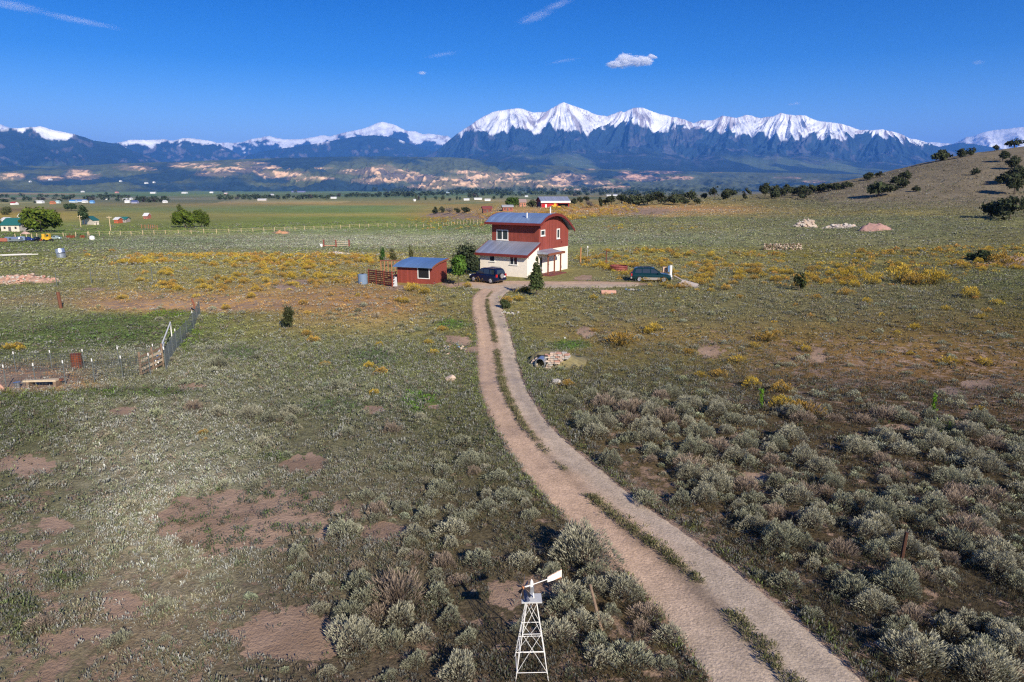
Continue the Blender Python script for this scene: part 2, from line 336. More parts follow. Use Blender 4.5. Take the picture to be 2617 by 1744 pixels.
# cross drive in front of the house, from the blue car to the green wagon
_cr = [(1195,722,735),(1215,717,736),(1260,718,742),(1320,718,739),(1400,719,736),(1480,719,736),(1560,720,735),(1610,721,733),(1632,722,730)]
_u = G([r[0] for r in _cr], [r[1] for r in _cr]); _b = G([r[0] for r in _cr], [r[2] for r in _cr])
CU = resample(np.stack([_u[0], _u[1]], -1), 90, 1); CB = resample(np.stack([_b[0], _b[1]], -1), 90, 1)
def road_dist(x, y):
    """signed distance-like value: <0 inside the drive (metres)"""
    x = np.asarray(x, float); y = np.asarray(y, float); sh = x.shape; x = x.ravel(); y = y.ravel(); out = np.full(x.shape, 50.0)
    m = (y < 100) & (np.abs(x) < 40)
    idx = np.nonzero(m)[0]
    for A, B in ((RL, RR), (CU, CB)):
        C = (A + B) / 2; hw = np.hypot(*(A - B).T) / 2
        D = np.gradient(C, axis=0); D /= np.hypot(*D.T)[:, None]
        NN = np.stack([-D[:, 1], D[:, 0]], -1); hw = np.abs(((A - B) / 2 * NN).sum(1))
        for k in range(0, len(idx), 20000):
            j = idx[k:k + 20000]; d2 = (x[j, None] - C[None, ::3, 0]) ** 2 + (y[j, None] - C[None, ::3, 1]) ** 2
            i = d2.argmin(1); out[j] = np.minimum(out[j], np.sqrt(d2[np.arange(len(j)), i]) - hw[::3][i])
    return out.reshape(sh)

# ------------------------------------------------------------------ ground sheet
def build_ground():
    az = np.concatenate([np.linspace(-175, -44, 24), np.linspace(-43, 43, 760), np.linspace(44, 175, 24)]) * math.pi / 180
    rr = np.concatenate([[1, 4, 7], np.geomspace(9, 130, 470), np.geomspace(131, 420, 150), np.geomspace(425, 6000, 150), np.geomspace(6200, 60000, 24)])
    A, R = np.meshgrid(az, rr); X = R * np.sin(A); Y = R * np.cos(A)
    Z = T(X, Y)
    rd = road_dist(X, Y)
    Z = Z - 0.10 * sstep(.15, -.35, rd)
    rgb, bare, px, py = land_colour(X, Y, Z)
    b, gw, gc = patches(px, py, X, Y)
    rgb = rgb * (1 - .6 * gw[..., None]) + gc * .6 * gw[..., None]; lf = sstep(700, 300, px) * sstep(980, 1080, py); rgb = rgb * np.array([1.06, .99, .91]) * (1 + lf[..., None] * np.array([.10, .0, .02])); hb = sstep(120, 190, Y) * sstep(2000, 2200, px) * sstep(545, 515, py); rgb = rgb * (1 - hb[..., None]) + S((124, 113, 92)) * K * hb[..., None] * (1 + .10 * fbm(X / 12, Y / 12, 4, 66)[..., None]); bare = bare * (1 - gw * .8)
    bare = np.maximum(bare, b * 1.6); bare = np.maximum(bare, sstep(.30, .0, rd + .1 * fbm(X * 2, Y * 2, 2, 77)) * .9)
    n, m = X.shape; I = np.arange(n * m).reshape(n, m)
    Fq = np.stack([I[:-1, :-1], I[:-1, 1:], I[1:, 1:], I[1:, :-1]], -1).reshape(-1, 4)
    M = bpy.data.materials.new('scrub_ground'); M.use_nodes = True; t = M.node_tree; L = t.links; bs = t.nodes['Principled BSDF']
    bs.inputs['Roughness'].default_value = .95; bs.inputs['Specular IOR Level'].default_value = .1
    at = t.nodes.new('ShaderNodeAttribute'); at.attribute_name = 'col'; geo = t.nodes.new('ShaderNodeNewGeometry')
    def noise(scale, det=4, rough=.6):
        q = t.nodes.new('ShaderNodeTexNoise'); q.inputs['Scale'].default_value = scale; q.inputs['Detail'].default_value = det; q.inputs['Roughness'].default_value = rough
        L.new(geo.outputs['Position'], q.inputs['Vector']); return q.outputs['Fac']
    def rng_(src, a, b_, c, d):
        q = t.nodes.new('ShaderNodeMapRange'); q.interpolation_type = 'SMOOTHSTEP'; L.new(src, q.inputs['Value'])
        for k_, v_ in zip(('From Min', 'From Max', 'To Min', 'To Max'), (a, b_, c, d)): q.inputs[k_].default_value = v_
        return q.outputs[0]
    def math_(op, a, b_):
        q = t.nodes.new('ShaderNodeMath'); q.operation = op
        for i_, v_ in enumerate((a, b_)):
            if hasattr(v_, 'is_linked') or hasattr(v_, 'links'): L.new(v_, q.inputs[i_])
            else: q.inputs[i_].default_value = v_
        return q.outputs[0]
    n1 = noise(1.7, 6, .72); n2 = noise(.33, 5, .65); n3 = noise(9, 4, .7); n4 = noise(.05, 4, .6)
    # bare soil where noise falls under the place's share
    thr = math_('MULTIPLY', at.outputs['Alpha'], .36); thr = math_('ADD', thr, .29)
    mixn = math_('ADD', math_('MULTIPLY', n1, .75), math_('MULTIPLY', n2, .25))
    dlt = math_('SUBTRACT', thr, mixn); soilf = rng_(dlt, -.04, .05, 0, 1)
    soil = t.nodes.new('ShaderNodeMixRGB'); soil.inputs[1].default_value = (*(S((138, 115, 96)) * K), 1); soil.inputs[2].default_value = (*(S((168, 142, 121)) * K), 1); L.new(rng_(n2, .35, .65, 0, 1), soil.inputs[0])
    mulv = t.nodes.new('ShaderNodeVectorMath'); mulv.operation = 'SCALE'; L.new(at.outputs['Color'], mulv.inputs[0])
    tone = math_('MULTIPLY', rng_(n1, .3, .7, .62, 1.36), rng_(n3, .3, .7, .68, 1.32)); tone = math_('MULTIPLY', tone, rng_(n4, .35, .65, .92, 1.08)); L.new(tone, mulv.inputs['Scale'])
    mx = t.nodes.new('ShaderNodeMixRGB'); L.new(soilf, mx.inputs[0]); L.new(mulv.outputs[0], mx.inputs[1]); L.new(soil.outputs[0], mx.inputs[2]); L.new(mx.outputs[0], bs.inputs['Base Color'])
    bp = t.nodes.new('ShaderNodeBump'); bp.inputs['Strength'].default_value = .55; bp.inputs['Distance'].default_value = .14; L.new(math_('ADD', n1, math_('MULTIPLY', n3, .8)), bp.inputs['Height']); L.new(bp.outputs[0], bs.inputs['Normal'])
    o = mesh_np('ground', np.stack([X, Y, Z], -1).reshape(-1, 3), Fq, M, rgb.reshape(-1, 3), True, True, np.clip(bare, 0, 1.6).ravel()); o['kind'] = 'structure'
    return o
build_ground()

def build_road(name, A, B, mid_grass, seed):
    n = len(A); m = 25; u = np.linspace(0, 1, m)
    e = fbm(np.arange(n) * .3, np.full(n, 3.3), 4, seed, .65); e2 = fbm(np.arange(n) * .3, np.full(n, 8.3), 4, seed, .65)
    d = (B - A); A2 = A - d * (.035 + .06 * e)[:, None]; B2 = B + d * (.035 + .06 * e2)[:, None]
    P = A2[:, None, :] * (1 - u)[None, :, None] + B2[:, None, :] * u[None, :, None]
    Z = T(P[..., 0], P[..., 1])
    U = np.broadcast_to(u, (n, m)); 
    crown = .045 - .10 * (2 * np.abs(U - .5)) ** 6
    if mid_grass: crown = crown - .035 * np.exp(-((U - .25) / .1) ** 2) - .035 * np.exp(-((U - .75) / .1) ** 2)
    Z = Z + crown - .01
    px, py = proj(P[..., 0], P[..., 1], Z)
    nd = sstep(1050, 1500, py)[..., None]; grav = np.clip(sstep(1350, 1700, py) * .7 + .15 + .8 * sstep(.35, .8, U + .12 * fbm(P[..., 0] * .6, P[..., 1] * .6, 2, 5)), 0, 1)
    dirt = S((198, 166, 138)) * K * .97; gr = S((184, 166, 146)) * K * .95
    c = dirt * (1 - grav[..., None]) + gr * grav[..., None]
    wr_ = np.abs(U - .26) < .10; wr2 = np.abs(U - .76) < .10; c = c * (1 - .07 * (np.exp(-((U - .26) / .07) ** 2) + np.exp(-((U - .76) / .07) ** 2)) * (.6 + .8 * fbm(P[..., 0] * .4, P[..., 1] * .15, 2, 19)))[..., None]
    c = c * (1 + .13 * fbm(P[..., 0] * .5, P[..., 1] * .5, 3, 15))[..., None]
    if mid_grass:
        mid_dark = np.exp(-((U - .44) / .10) ** 2) * sstep(1280, 1380, py) * sstep(1700, 1600, py); c = c * (1 - .38 * mid_dark[..., None])  # darker band just left of the middle, along the nearer stretch
        mg = np.exp(-((U - .5) / .07) ** 2) * sstep(770, 800, py); c = c * (1 - .25 * mg[..., None])
    I = np.arange(n * m).reshape(n, m); Fq = np.stack([I[:-1, :-1], I[:-1, 1:], I[1:, 1:], I[1:, :-1]], -1).reshape(-1, 4)
    M = mat('gravel_road', attr='col', rough=.95, spec=.1, var=.16, vscale=1.4, bump=.5, bscale=16)
    t = M.node_tree; L = t.links; bs = t.nodes['Principled BSDF']; co = t.nodes['Texture Coordinate']
    q = t.nodes.new('ShaderNodeTexVoronoi'); q.inputs['Scale'].default_value = 14; L.new(co.outputs['Object'], q.inputs['Vector'])
    mr = t.nodes.new('ShaderNodeMapRange'); mr.inputs['To Min'].default_value = .78; mr.inputs['To Max'].default_value = 1.2; L.new(q.outputs['Color'], mr.inputs['Value'])
    src = bs.inputs['Base Color'].links[0].from_socket; sc = t.nodes.new('ShaderNodeVectorMath'); sc.operation = 'SCALE'; L.new(src, sc.inputs[0]); L.new(mr.outputs[0], sc.inputs['Scale']); L.new(sc.outputs[0], bs.inputs['Base Color'])
    o = mesh_np(name, np.stack([P[..., 0], P[..., 1], Z], -1).reshape(-1, 3), Fq, M, c.reshape(-1, 3), True); o['kind'] = 'structure'; return o
build_road('road', RL, RR, True, 90)
build_road('drive', CU, CB, False, 95)
# ------------------------------------------------------------------ far hills and snowy mountains
def az_of(s): return np.arctan((np.asarray(s, float) - CX) / 1788.6)
def z_at(py, s, r):
    """height that shows at row py, column s, distance r (as seen from 10.5 m up)"""
    y = r * np.cos(az_of(s)); # distance along the view
    e = np.arctan((CY - py) / F_PX) - PITCH
    return CAM_H + y * np.tan(e)
def hill_mat(name, bumps=(.004, 60)):
    M = bpy.data.materials.new(name); M.use_nodes = True; t = M.node_tree; L = t.links; b = t.nodes['Principled BSDF']
    b.inputs['Roughness'].default_value = .9; b.inputs['Specular IOR Level'].default_value = .1
    a = t.nodes.new('ShaderNodeAttribute'); a.attribute_name = 'col'; g = t.nodes.new('ShaderNodeNewGeometry')
    n = t.nodes.new('ShaderNodeTexNoise'); n.inputs['Scale'].default_value = bumps[0]; n.inputs['Detail'].default_value = 8; n.inputs['Roughness'].default_value = .7; L.new(g.outputs['Position'], n.inputs['Vector'])
    mr = t.nodes.new('ShaderNodeMapRange'); mr.inputs['From Min'].default_value = .3; mr.inputs['From Max'].default_value = .7; mr.inputs['To Min'].default_value = .72; mr.inputs['To Max'].default_value = 1.28; L.new(n.outputs['Fac'], mr.inputs['Value'])
    sc = t.nodes.new('ShaderNodeVectorMath'); sc.operation = 'SCALE'; L.new(a.outputs['Color'], sc.inputs[0]); L.new(mr.outputs[0], sc.inputs['Scale']); L.new(sc.outputs[0], b.inputs['Base Color'])
    bp = t.nodes.new('ShaderNodeBump'); bp.inputs['Strength'].default_value = .8; bp.inputs['Distance'].default_value = bumps[1]; L.new(n.outputs['Fac'], bp.inputs['Height']); L.new(bp.outputs[0], b.inputs['Normal'])
    return M
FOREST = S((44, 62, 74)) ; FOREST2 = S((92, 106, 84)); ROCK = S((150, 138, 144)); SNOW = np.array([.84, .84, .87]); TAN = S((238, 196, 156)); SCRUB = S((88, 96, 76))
def build_range(name, pts, R, r0, pz0, nrow, ncol, seed, spur=.30, freq=16, snow=None, meadow=.0, s_ext=None, rock=.0, apron=.3, steep=2.0, back=3000, e0=.02, zig=2.6, rf=3.2, peaks=None):
    pts = np.array(pts, float); s0, s1 = pts[0, 0], pts[-1, 0]
    s = np.linspace(s0, s1, ncol); py = np.interp(s, pts[:, 0], pts[:, 1])
    py = py + 1.6 * fbm(s / 14, s * 0 + seed, 4, seed) 
    a = az_of(s); zr = z_at(py, s, R); z0 = z_at(np.full_like(s, pz0), s, r0)
    t = np.concatenate([np.linspace(0, 1, nrow), 1 + np.linspace(.05, .6, 10)])
    Tt, Aa = np.meshgrid(t, a, indexing='ij'); Ss = np.broadcast_to(s, Tt.shape)
    Rr = r0 + (R - r0) * Tt; ti = np.clip(Tt, 0, 1)
    X = Rr * np.sin(Aa); Y = Rr * np.cos(Aa)
    lift = 1 - (1 - apron) * (1 - ti ** steep) - apron * (1 - ti)        # how the slope climbs in the view
    Z = z_at(pz0 + (py[None] - pz0) * lift, Ss, Rr)
    wx = Ss / 1788.6 * freq + .45 * fbm(X / 2600, Y / 2600, 3, seed + 5)
    gl0 = fbm(X / 900, Y / 900, 3, seed + 9)
    wx = wx + .12 * gl0
    rg = ridged(wx, Rr / (R - r0) * rf + .3 * gl0, 5, seed + 7, .5)
    dl = 1 - lift; rk_n = None
    if peaks is not None:              # ribs fan out from every summit
        pk = np.array(peaks, float); acc = 0; ac2 = 0; wt = 0; sw_ = s[None] + 10 * fbm(s[None] / 40 + dl * 3, dl * 6, 2, seed + 3)
        for k_, sp in enumerate(pk):
            w_ = np.exp(-np.abs(sw_ - sp) / 12.0) * np.ones_like(X) + 1e-9
            ph = (sw_ - sp) / (14 + 150 * dl)
            acc = acc + w_ * ridged(ph * 1.25 + 5.3 * k_, dl * 2.2, 4, seed + 80 + k_, .55); ac2 = ac2 + w_ * fbm(ph * 5.5 + 9.1 * k_, dl * 7, 4, seed + 90 + k_, .6); wt = wt + w_
        rgf = acc / wt; rk_n = ac2 / wt; m_ = sstep(.0, .25, dl) * .25; rg = rgf * (1 - m_) + rg * m_
    fine = ridged(X / 520 + .5 * gl0, Y / 1000, 4, seed + 30, .62)
    env = (sstep(e0, e0 + .4, ti)) * (.34 + .66 * sstep(1.0, .84, ti)) * sstep(1.0, .985, ti)
    H_ = (zr - z0)
    Z = Z - H_ * spur * env * (1 - rg) * .5 - H_ * .085 * env * (1 - fine)
    Z = np.where(Tt > 1, zr - (Rr - R) * .45, Z)
    pxx, pyy = proj(X, Y, Z)
    # colours by height, slope and streaks of the slope itself
    gl = fbm(wx * 4 + .8 * gl0, Rr / (R - r0) * 12, 4, seed + 50, .6); f2 = fbm(X / 450, Y / 450, 4, seed + 60)
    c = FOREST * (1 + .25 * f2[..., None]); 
    if meadow: c = c + (FOREST2 - c) * (sstep(.05, .35, fbm(X / 500, Y / 2600, 4, seed + 70, .6)) * meadow * sstep(.75, .4, ti))[..., None]
    if rock:
        rk = sstep(.15, .45, gl + .3 * f2) * rock * sstep(.35, .6, ti); c = c + (ROCK - c) * rk[..., None]
    if snow is not None:
        sn = np.array(snow, float); ln = np.interp(s, sn[:, 0], sn[:, 1])[None]
        lay = (ln - pyy) / 9 + 1.9 * gl + 1.5 * f2 + zig * (.52 - rg)
        k = sstep(-.1, .45, lay); 
        bare_ = sstep(-.10, .14, -.7 * gl + .8 * fbm(wx * 7 + gl0, Rr / (R - r0) * 26, 4, seed + 55, .65) + .45 * (rg - .55) + .6 * (fine - .6)) * .72
        if rk_n is not None: bare_ = sstep(-.03, .15, -1.1 * rk_n + .5 * (rg - .55) + .35 * (fine - .6) + .45 * f2) * .85
        snowc = SNOW * (1 - bare_[..., None]) + ROCK * bare_[..., None]
        c = c * (1 - k[..., None]) + snowc * k[..., None]
    n, m = X.shape; I = np.arange(n * m).reshape(n, m); Fq = np.stack([I[:-1, :-1], I[:-1, 1:], I[1:, 1:], I[1:, :-1]], -1).reshape(-1, 4)
    # side skirts reach down so no edge floats
    o = mesh_np(name, np.stack([X, Y, Z], -1).reshape(-1, 3), Fq, HM, c.reshape(-1, 3), True, True); o['kind'] = 'structure'; return o
HM = hill_mat('mountain_slope', (.0035, 45)); HB = hill_mat('badland_slope', (.012, 14))
# farthest snow range, left and centre
build_range('mountains', [(-400,330),(-60,326),(0,316),(12,314),(30,320),(55,329),(140,372),(260,372),(300,368),(330,362),(560,366),(625,365),(655,355),(700,348),(735,357),(780,356),(835,346),(850,349),(880,340),(935,329),(980,311),(1015,320),(1045,335),(1065,336),(1085,344),(1100,342),(1145,348),(1155,354),(1185,372),(1300,400)],
            24000, 15000, 440, 110, 900, 101, spur=.26, freq=26, snow=[(-400,345),(60,345),(330,366),(560,372),(640,372),(760,372),(840,362),(930,344),(1020,342),(1060,362),(1180,372)], rock=.5)
build_range('mountains', [(2290,400),(2340,368),(2365,363),(2400,367),(2420,369),(2452,351),(2470,348),(2491,339),(2530,332),(2580,326),(2617,322),(2750,310),(3200,330)],
            24000, 15000, 440, 90, 300, 131, spur=.3, freq=24, snow=[(2290,372),(2420,372),(2480,385),(3200,380)], rock=.5)
build_range('mountains', [(2150,420),(2300,400),(2380,377),(2440,364),(2500,374),(2600,388),(2900,380)], 19000, 12000, 440, 80, 300, 141, spur=.3, freq=22)
# forested ranges left
build_range('mountains', [(220,400),(300,372),(330,362),(345,357),(390,358),(430,356),(455,360),(480,353),(505,354),(555,362),(575,370),(600,384),(625,400),(700,384),(800,370),(900,352),(960,346),(1010,352),(1080,380),(1160,400),(1300,420)],
            17500, 11000, 436, 100, 600, 151, spur=.32, freq=24, snow=[(220,350),(330,364),(460,362),(500,360),(540,368),(590,372),(640,350),(1300,350)], rock=.45)
build_range('mountains', [(-500,330),(-100,335),(0,329),(30,330),(85,327),(125,323),(150,331),(208,343),(255,360),(312,367),(350,386),(400,404),(430,420)],
            13000, 8500, 436, 110, 500, 161, spur=.34, freq=20, snow=[(-500,322),(0,326),(100,326),(128,334),(150,340),(180,336),(430,300)], rock=.35, meadow=.5)
# main massif
build_range('mountains', [(900,432),(1030,420),(1080,404),(1110,390),(1130,377),(1155,354),(1170,342),(1200,323),(1220,308),(1240,297),(1260,287),(1290,281),(1320,276),(1340,280),(1362,288),(1392,286),(1415,272),(1436,262.5),(1457,269),(1484,278),(1516,293),(1547,298),(1580,284),(1588,288),(1612,276),(1635,275),(1650,282),(1677,291),(1707,298),(1740,306),(1763,315),(1783,307),(1810,309),(1834,296),(1870,302),(1893,294),(1908,296),(1930,302),(1962,297),(1980,288),(1998,293),(2042,296),(2072,309),(2117,314),(2155,323),(2182,332),(2212,333),(2238,330),(2265,337),(2290,345),(2310,354),(2334,358),(2357,366),(2400,380),(2460,400),(2700,425)],
            15500, 6700, 474, 260, 1300, 171, spur=.29, freq=21, snow=[(1030,300),(1160,318),(1200,332),(1260,334),(1330,334),(1360,344),(1400,322),(1480,338),(1550,326),(1600,308),(1680,336),(1720,318),(1760,316),(1800,330),(1900,334),(1990,344),(2050,330),(2140,346),(2180,344),(2215,346),(2240,336),(2320,352),(2345,356),(2700,340)], rock=.22, meadow=1.0, steep=3.0, apron=.62, e0=.50, zig=2.3, peaks=[1190,1300,1436,1610,1725,1850,1990,2110,2240])
# foothills with washed-out tan bluffs
def build_foothills():
    s = np.linspace(-500, 2900, 1300); R0, R1 = 4300, 8200; a = az_of(s)
    top = np.interp(s, [-500, 0, 200, 300, 430, 600, 800, 1000, 1150, 1300, 1500, 1700, 2000, 2400, 2900], [424, 424, 424, 418, 414, 407, 402, 399, 402, 414, 430, 437, 442, 450, 455])
    top = top + 1.5 * fbm(s / 60, s * 0, 3, 5)
    t = np.linspace(0, 1.25, 230); Tt, Aa = np.meshgrid(t, a, indexing='ij'); Ss = np.broadcast_to(s, Tt.shape); Rr = R0 + (R1 - R0) * Tt
    X = Rr * np.sin(Aa); Y = Rr * np.cos(Aa); ti = np.clip(Tt, 0, 1)
    zt = z_at(top, s, R1); z0 = -30.0
    # a low front of bluffs, then benches
    warp = fbm(X / 1500, Y / 1500, 3, 201) * .16
    shape = .42 * sstep(.10, .34, ti + warp) + .26 * sstep(.42, .62, ti + warp) + .32 * sstep(.66, .98, ti + .6 * warp)
    shape = np.clip(shape * .45 + .55 * ti, 0, 1)
    hgt = (zt - z0)
    gul = ridged(X / 420, Y / 900, 4, 205, .6); gf = ridged(X / 95, Y / 260, 3, 208, .65)
    env = np.sin(np.pi * np.clip(ti * .96 + .03, 0, 1)) ** .6
    Z = z0 + hgt * shape - env * hgt * (.24 * (1 - gul) + .10 * (1 - gf))
    Z = np.where(Tt > 1, z0 + hgt - (Rr - R1) * .12, Z)
    px, py = proj(X, Y, Z)
    f = fbm(X / 120, Y / 200, 5, 215, .65)
    c = SCRUB * (1 + .22 * f[..., None]); c = c + (FOREST * 1.2 - c) * sstep(.0, .3, fbm(X / 600, Y / 600, 3, 217))[..., None]
    spots = [(30,452,38,11),(130,456,38,7),(205,446,46,13),(320,426,16,4),(350,430,50,7),(500,424,72,8),(590,434,90,9),(560,446,60,6),(640,418,60,5),(720,446,70,10),(790,456,60,6),(830,430,30,3),(930,440,70,9),(990,432,50,9),(1020,442,55,8),(960,462,70,8),(1040,455,110,11),(1110,476,70,8),(1140,462,60,10),(1180,470,60,10),(1230,452,55,12),(1270,455,70,12),(1310,446,40,6),(1240,474,70,9),(1360,468,60,9),(1400,473,70,9),(1440,456,44,13),(1480,455,30,8),(1530,468,55,6),(1570,478,40,4),(1510,432,16,5),(1600,440,18,7),(1620,452,50,8),(1650,458,60,6),(1690,440,50,5),(1730,455,50,5),(1780,430,26,6),(1800,427,16,6),(1830,437,22,5),(1860,424,24,8),(1940,422,26,7),(1975,432,14,6),(2018,430,14,7),(2010,455,40,3),(2080,465,30,4),(1500,484,90,3),(1180,440,40,5),(670,428,60,6)]
    k = np.zeros(X.shape)
    for cx, cy, ra, rb in spots:
        d = np.hypot((px - cx) / ra, (py - cy) / rb); k = np.maximum(k, sstep(1.15, .65, d + .8 * f))
    er = sstep(-.12, .12, gf - .45 + .9 * f) ; k = k * (.16 + .84 * er)
    tn = TAN * (1 + .12 * f[..., None]); tn = tn * np.where((px > 1560)[..., None], np.array([.80, .74, .82]), 1.0)
    c = c * (1 - k[..., None]) + tn * k[..., None]
    # pale flecks: clearings and houses' yards
    n, m = X.shape; I = np.arange(n * m).reshape(n, m); Fq = np.stack([I[:-1, :-1], I[:-1, 1:], I[1:, 1:], I[1:, :-1]], -1).reshape(-1, 4)
    o = mesh_np('foothills', np.stack([X, Y, Z], -1).reshape(-1, 3), Fq, HB, c.reshape(-1, 3), True, True); o['kind'] = 'structure'
build_foothills()

# ------------------------------------------------------------------ air: one even box of haze round everything
def build_haze():
    mb = MB().box(-42000, 42000, -3000, 42000, -45, 2750); o = mb.obj('haze'); m = bpy.data.materials.new('haze_air'); m.use_nodes = True; t = m.node_tree
    t.nodes.remove(t.nodes['Principled BSDF']); v = t.nodes.new('ShaderNodeVolumePrincipled'); t.links.new(v.outputs[0], t.nodes['Material Output'].inputs['Volume'])
    v.inputs['Color'].default_value = (.10, .36, 1.0, 1); v.inputs['Density'].default_value = HAZE; v.inputs['Anisotropy'].default_value = 0
    o.data.materials.append(m); o['kind'] = 'stuff'; o['label'] = 'thin blue haze between the camera and the far mountains'
HAZE = 4.2e-5
build_haze()

# ------------------------------------------------------------------ clouds: small bodies of vapour high over the range
def cloud(px, py, dist, size, puffs, dens, label, seed, soft=1.0, tilt=0.0):
    dx, dy, dz = ray(px, py); d = Vector((float(dx), float(dy), float(dz))).normalized() * dist; c = Vector((0, 0, CAM_H)) + d
    m = bpy.data.materials.new('cloud_vapour'); m.use_nodes = True; t = m.node_tree; L = t.links; t.nodes.remove(t.nodes['Principled BSDF'])
    v = t.nodes.new('ShaderNodeVolumePrincipled'); L.new(v.outputs[0], t.nodes['Material Output'].inputs['Volume']); v.inputs['Color'].default_value = (1, 1, 1, 1); v.inputs['Anisotropy'].default_value = -.25
    co = t.nodes.new('ShaderNodeTexCoord')
    acc = None
    for (ox, oy, oz, sx, sy, sz) in puffs:
        mp = t.nodes.new('ShaderNodeVectorMath'); mp.operation = 'SUBTRACT'; L.new(co.outputs['Object'], mp.inputs[0]); mp.inputs[1].default_value = (ox, oy, oz)
        dv = t.nodes.new('ShaderNodeVectorMath'); dv.operation = 'DIVIDE'; L.new(mp.outputs[0], dv.inputs[0]); dv.inputs[1].default_value = (sx, sy, sz)
        ln = t.nodes.new('ShaderNodeVectorMath'); ln.operation = 'LENGTH'; L.new(dv.outputs[0], ln.inputs[0])
        if acc is None: acc = ln.outputs['Value']
        else:
            q = t.nodes.new('ShaderNodeMath'); q.operation = 'SMOOTH_MIN'; q.inputs[2].default_value = .25; L.new(acc, q.inputs[0]); L.new(ln.outputs['Value'], q.inputs[1]); acc = q.outputs[0]
    n = t.nodes.new('ShaderNodeTexNoise'); n.inputs['Scale'].default_value = 5.0; n.inputs['Detail'].default_value = 5; L.new(co.outputs['Object'], n.inputs['Vector'])
    if soft > 1: 
        mpp = t.nodes.new('ShaderNodeMapping'); mpp.inputs['Scale'].default_value = (.5, 1, 3); L.new(co.outputs['Object'], mpp.inputs[0]); L.new(mpp.outputs[0], n.inputs['Vector'])
    ns = t.nodes.new('ShaderNodeMath'); ns.operation = 'MULTIPLY_ADD'; L.new(n.outputs['Fac'], ns.inputs[0]); ns.inputs[1].default_value = -1.5 * min(soft, 1.4); ns.inputs[2].default_value = .75 * min(soft, 1.4)
    sm = t.nodes.new('ShaderNodeMath'); sm.operation = 'ADD'; L.new(acc, sm.inputs[0]); L.new(ns.outputs[0], sm.inputs[1])
    mr = t.nodes.new('ShaderNodeMapRange'); mr.interpolation_type = 'SMOOTHSTEP'; mr.inputs['From Min'].default_value = 1.0; mr.inputs['From Max'].default_value = .55 if soft <= 1 else .1
    mr.inputs['To Min'].default_value = 0; mr.inputs['To Max'].default_value = dens; L.new(sm.outputs[0], mr.inputs['Value']); L.new(mr.outputs[0], v.inputs['Density'])
    mb = MB(); mb.rock((0, 0, 0), (1.0, .5, .62), seed, 3)
    # a smooth closed shell that holds the vapour
    mb = MB(); mb.lathe([(.05, -.9), (.6, -.75), (.95, -.35), (1.05, 0), (.95, .35), (.6, .75), (.05, .9)], 20)
    o = mb.obj('cloud', m); o.location = c; o.scale = size; o.rotation_euler = (0, tilt, -math.atan2(d.x, d.y))
    return tag(o, label, 'cloud')
cloud(1612, 157, 30000, (1080, 520, 430), [(-.52,0,-.25,.40,.6,.36),(-.2,0,.08,.40,.6,.62),(.25,0,-.02,.36,.6,.50),(.5,0,0,.34,.6,.46),(.85,0,.42,.24,.4,.26)], .014, 'bright white puffy cloud with flat base above the snowy peaks', 1)
cloud(1079, 187, 30000, (240, 200, 110), [(0,0,0,.75,.7,.7)], .004, 'small oval white cloud left of the highest peaks', 2)
cloud(2030, 266, 30000, (280, 200, 120), [(.3,0,.1,.5,.6,.6),(-.3,0,-.1,.6,.6,.35)], .0022, 'small faint grey cloud just over the right-hand peaks', 3)
cloud(1392, 30, 26000, (1100, 300, 260), [(-.3,0,-.2,.7,.8,.7),(.45,0,.2,.6,.8,.5)], .0009, 'thin slanting wisp of cloud at top centre of the sky', 4, 1.5, rad(-19))
cloud(130, 36, 26000, (1900, 300, 230), [(-.5,0,.1,.55,.8,.7),(.35,0,-.1,.7,.8,.45)], .0010, 'long thin streak of cloud at top left of the sky', 5, 1.5, rad(6))
cloud(1130, 140, 28000, (800, 300, 150), [(0,0,0,.9,.8,.6)], .0006, 'very faint short wisp above the small oval cloud', 6, 1.5, rad(-10))
cloud(1440, 156, 28000, (900, 300, 100), [(0,0,0,.9,.8,.6)], .0006, 'very faint thin wisp just left of the bright puffy cloud', 7, 1.5, rad(-8))
cloud(2500, 160, 28000, (220, 200, 100), [(0,0,0,.9,.8,.8)], .0009, 'tiny faint cloud far right in the deep blue sky', 8)
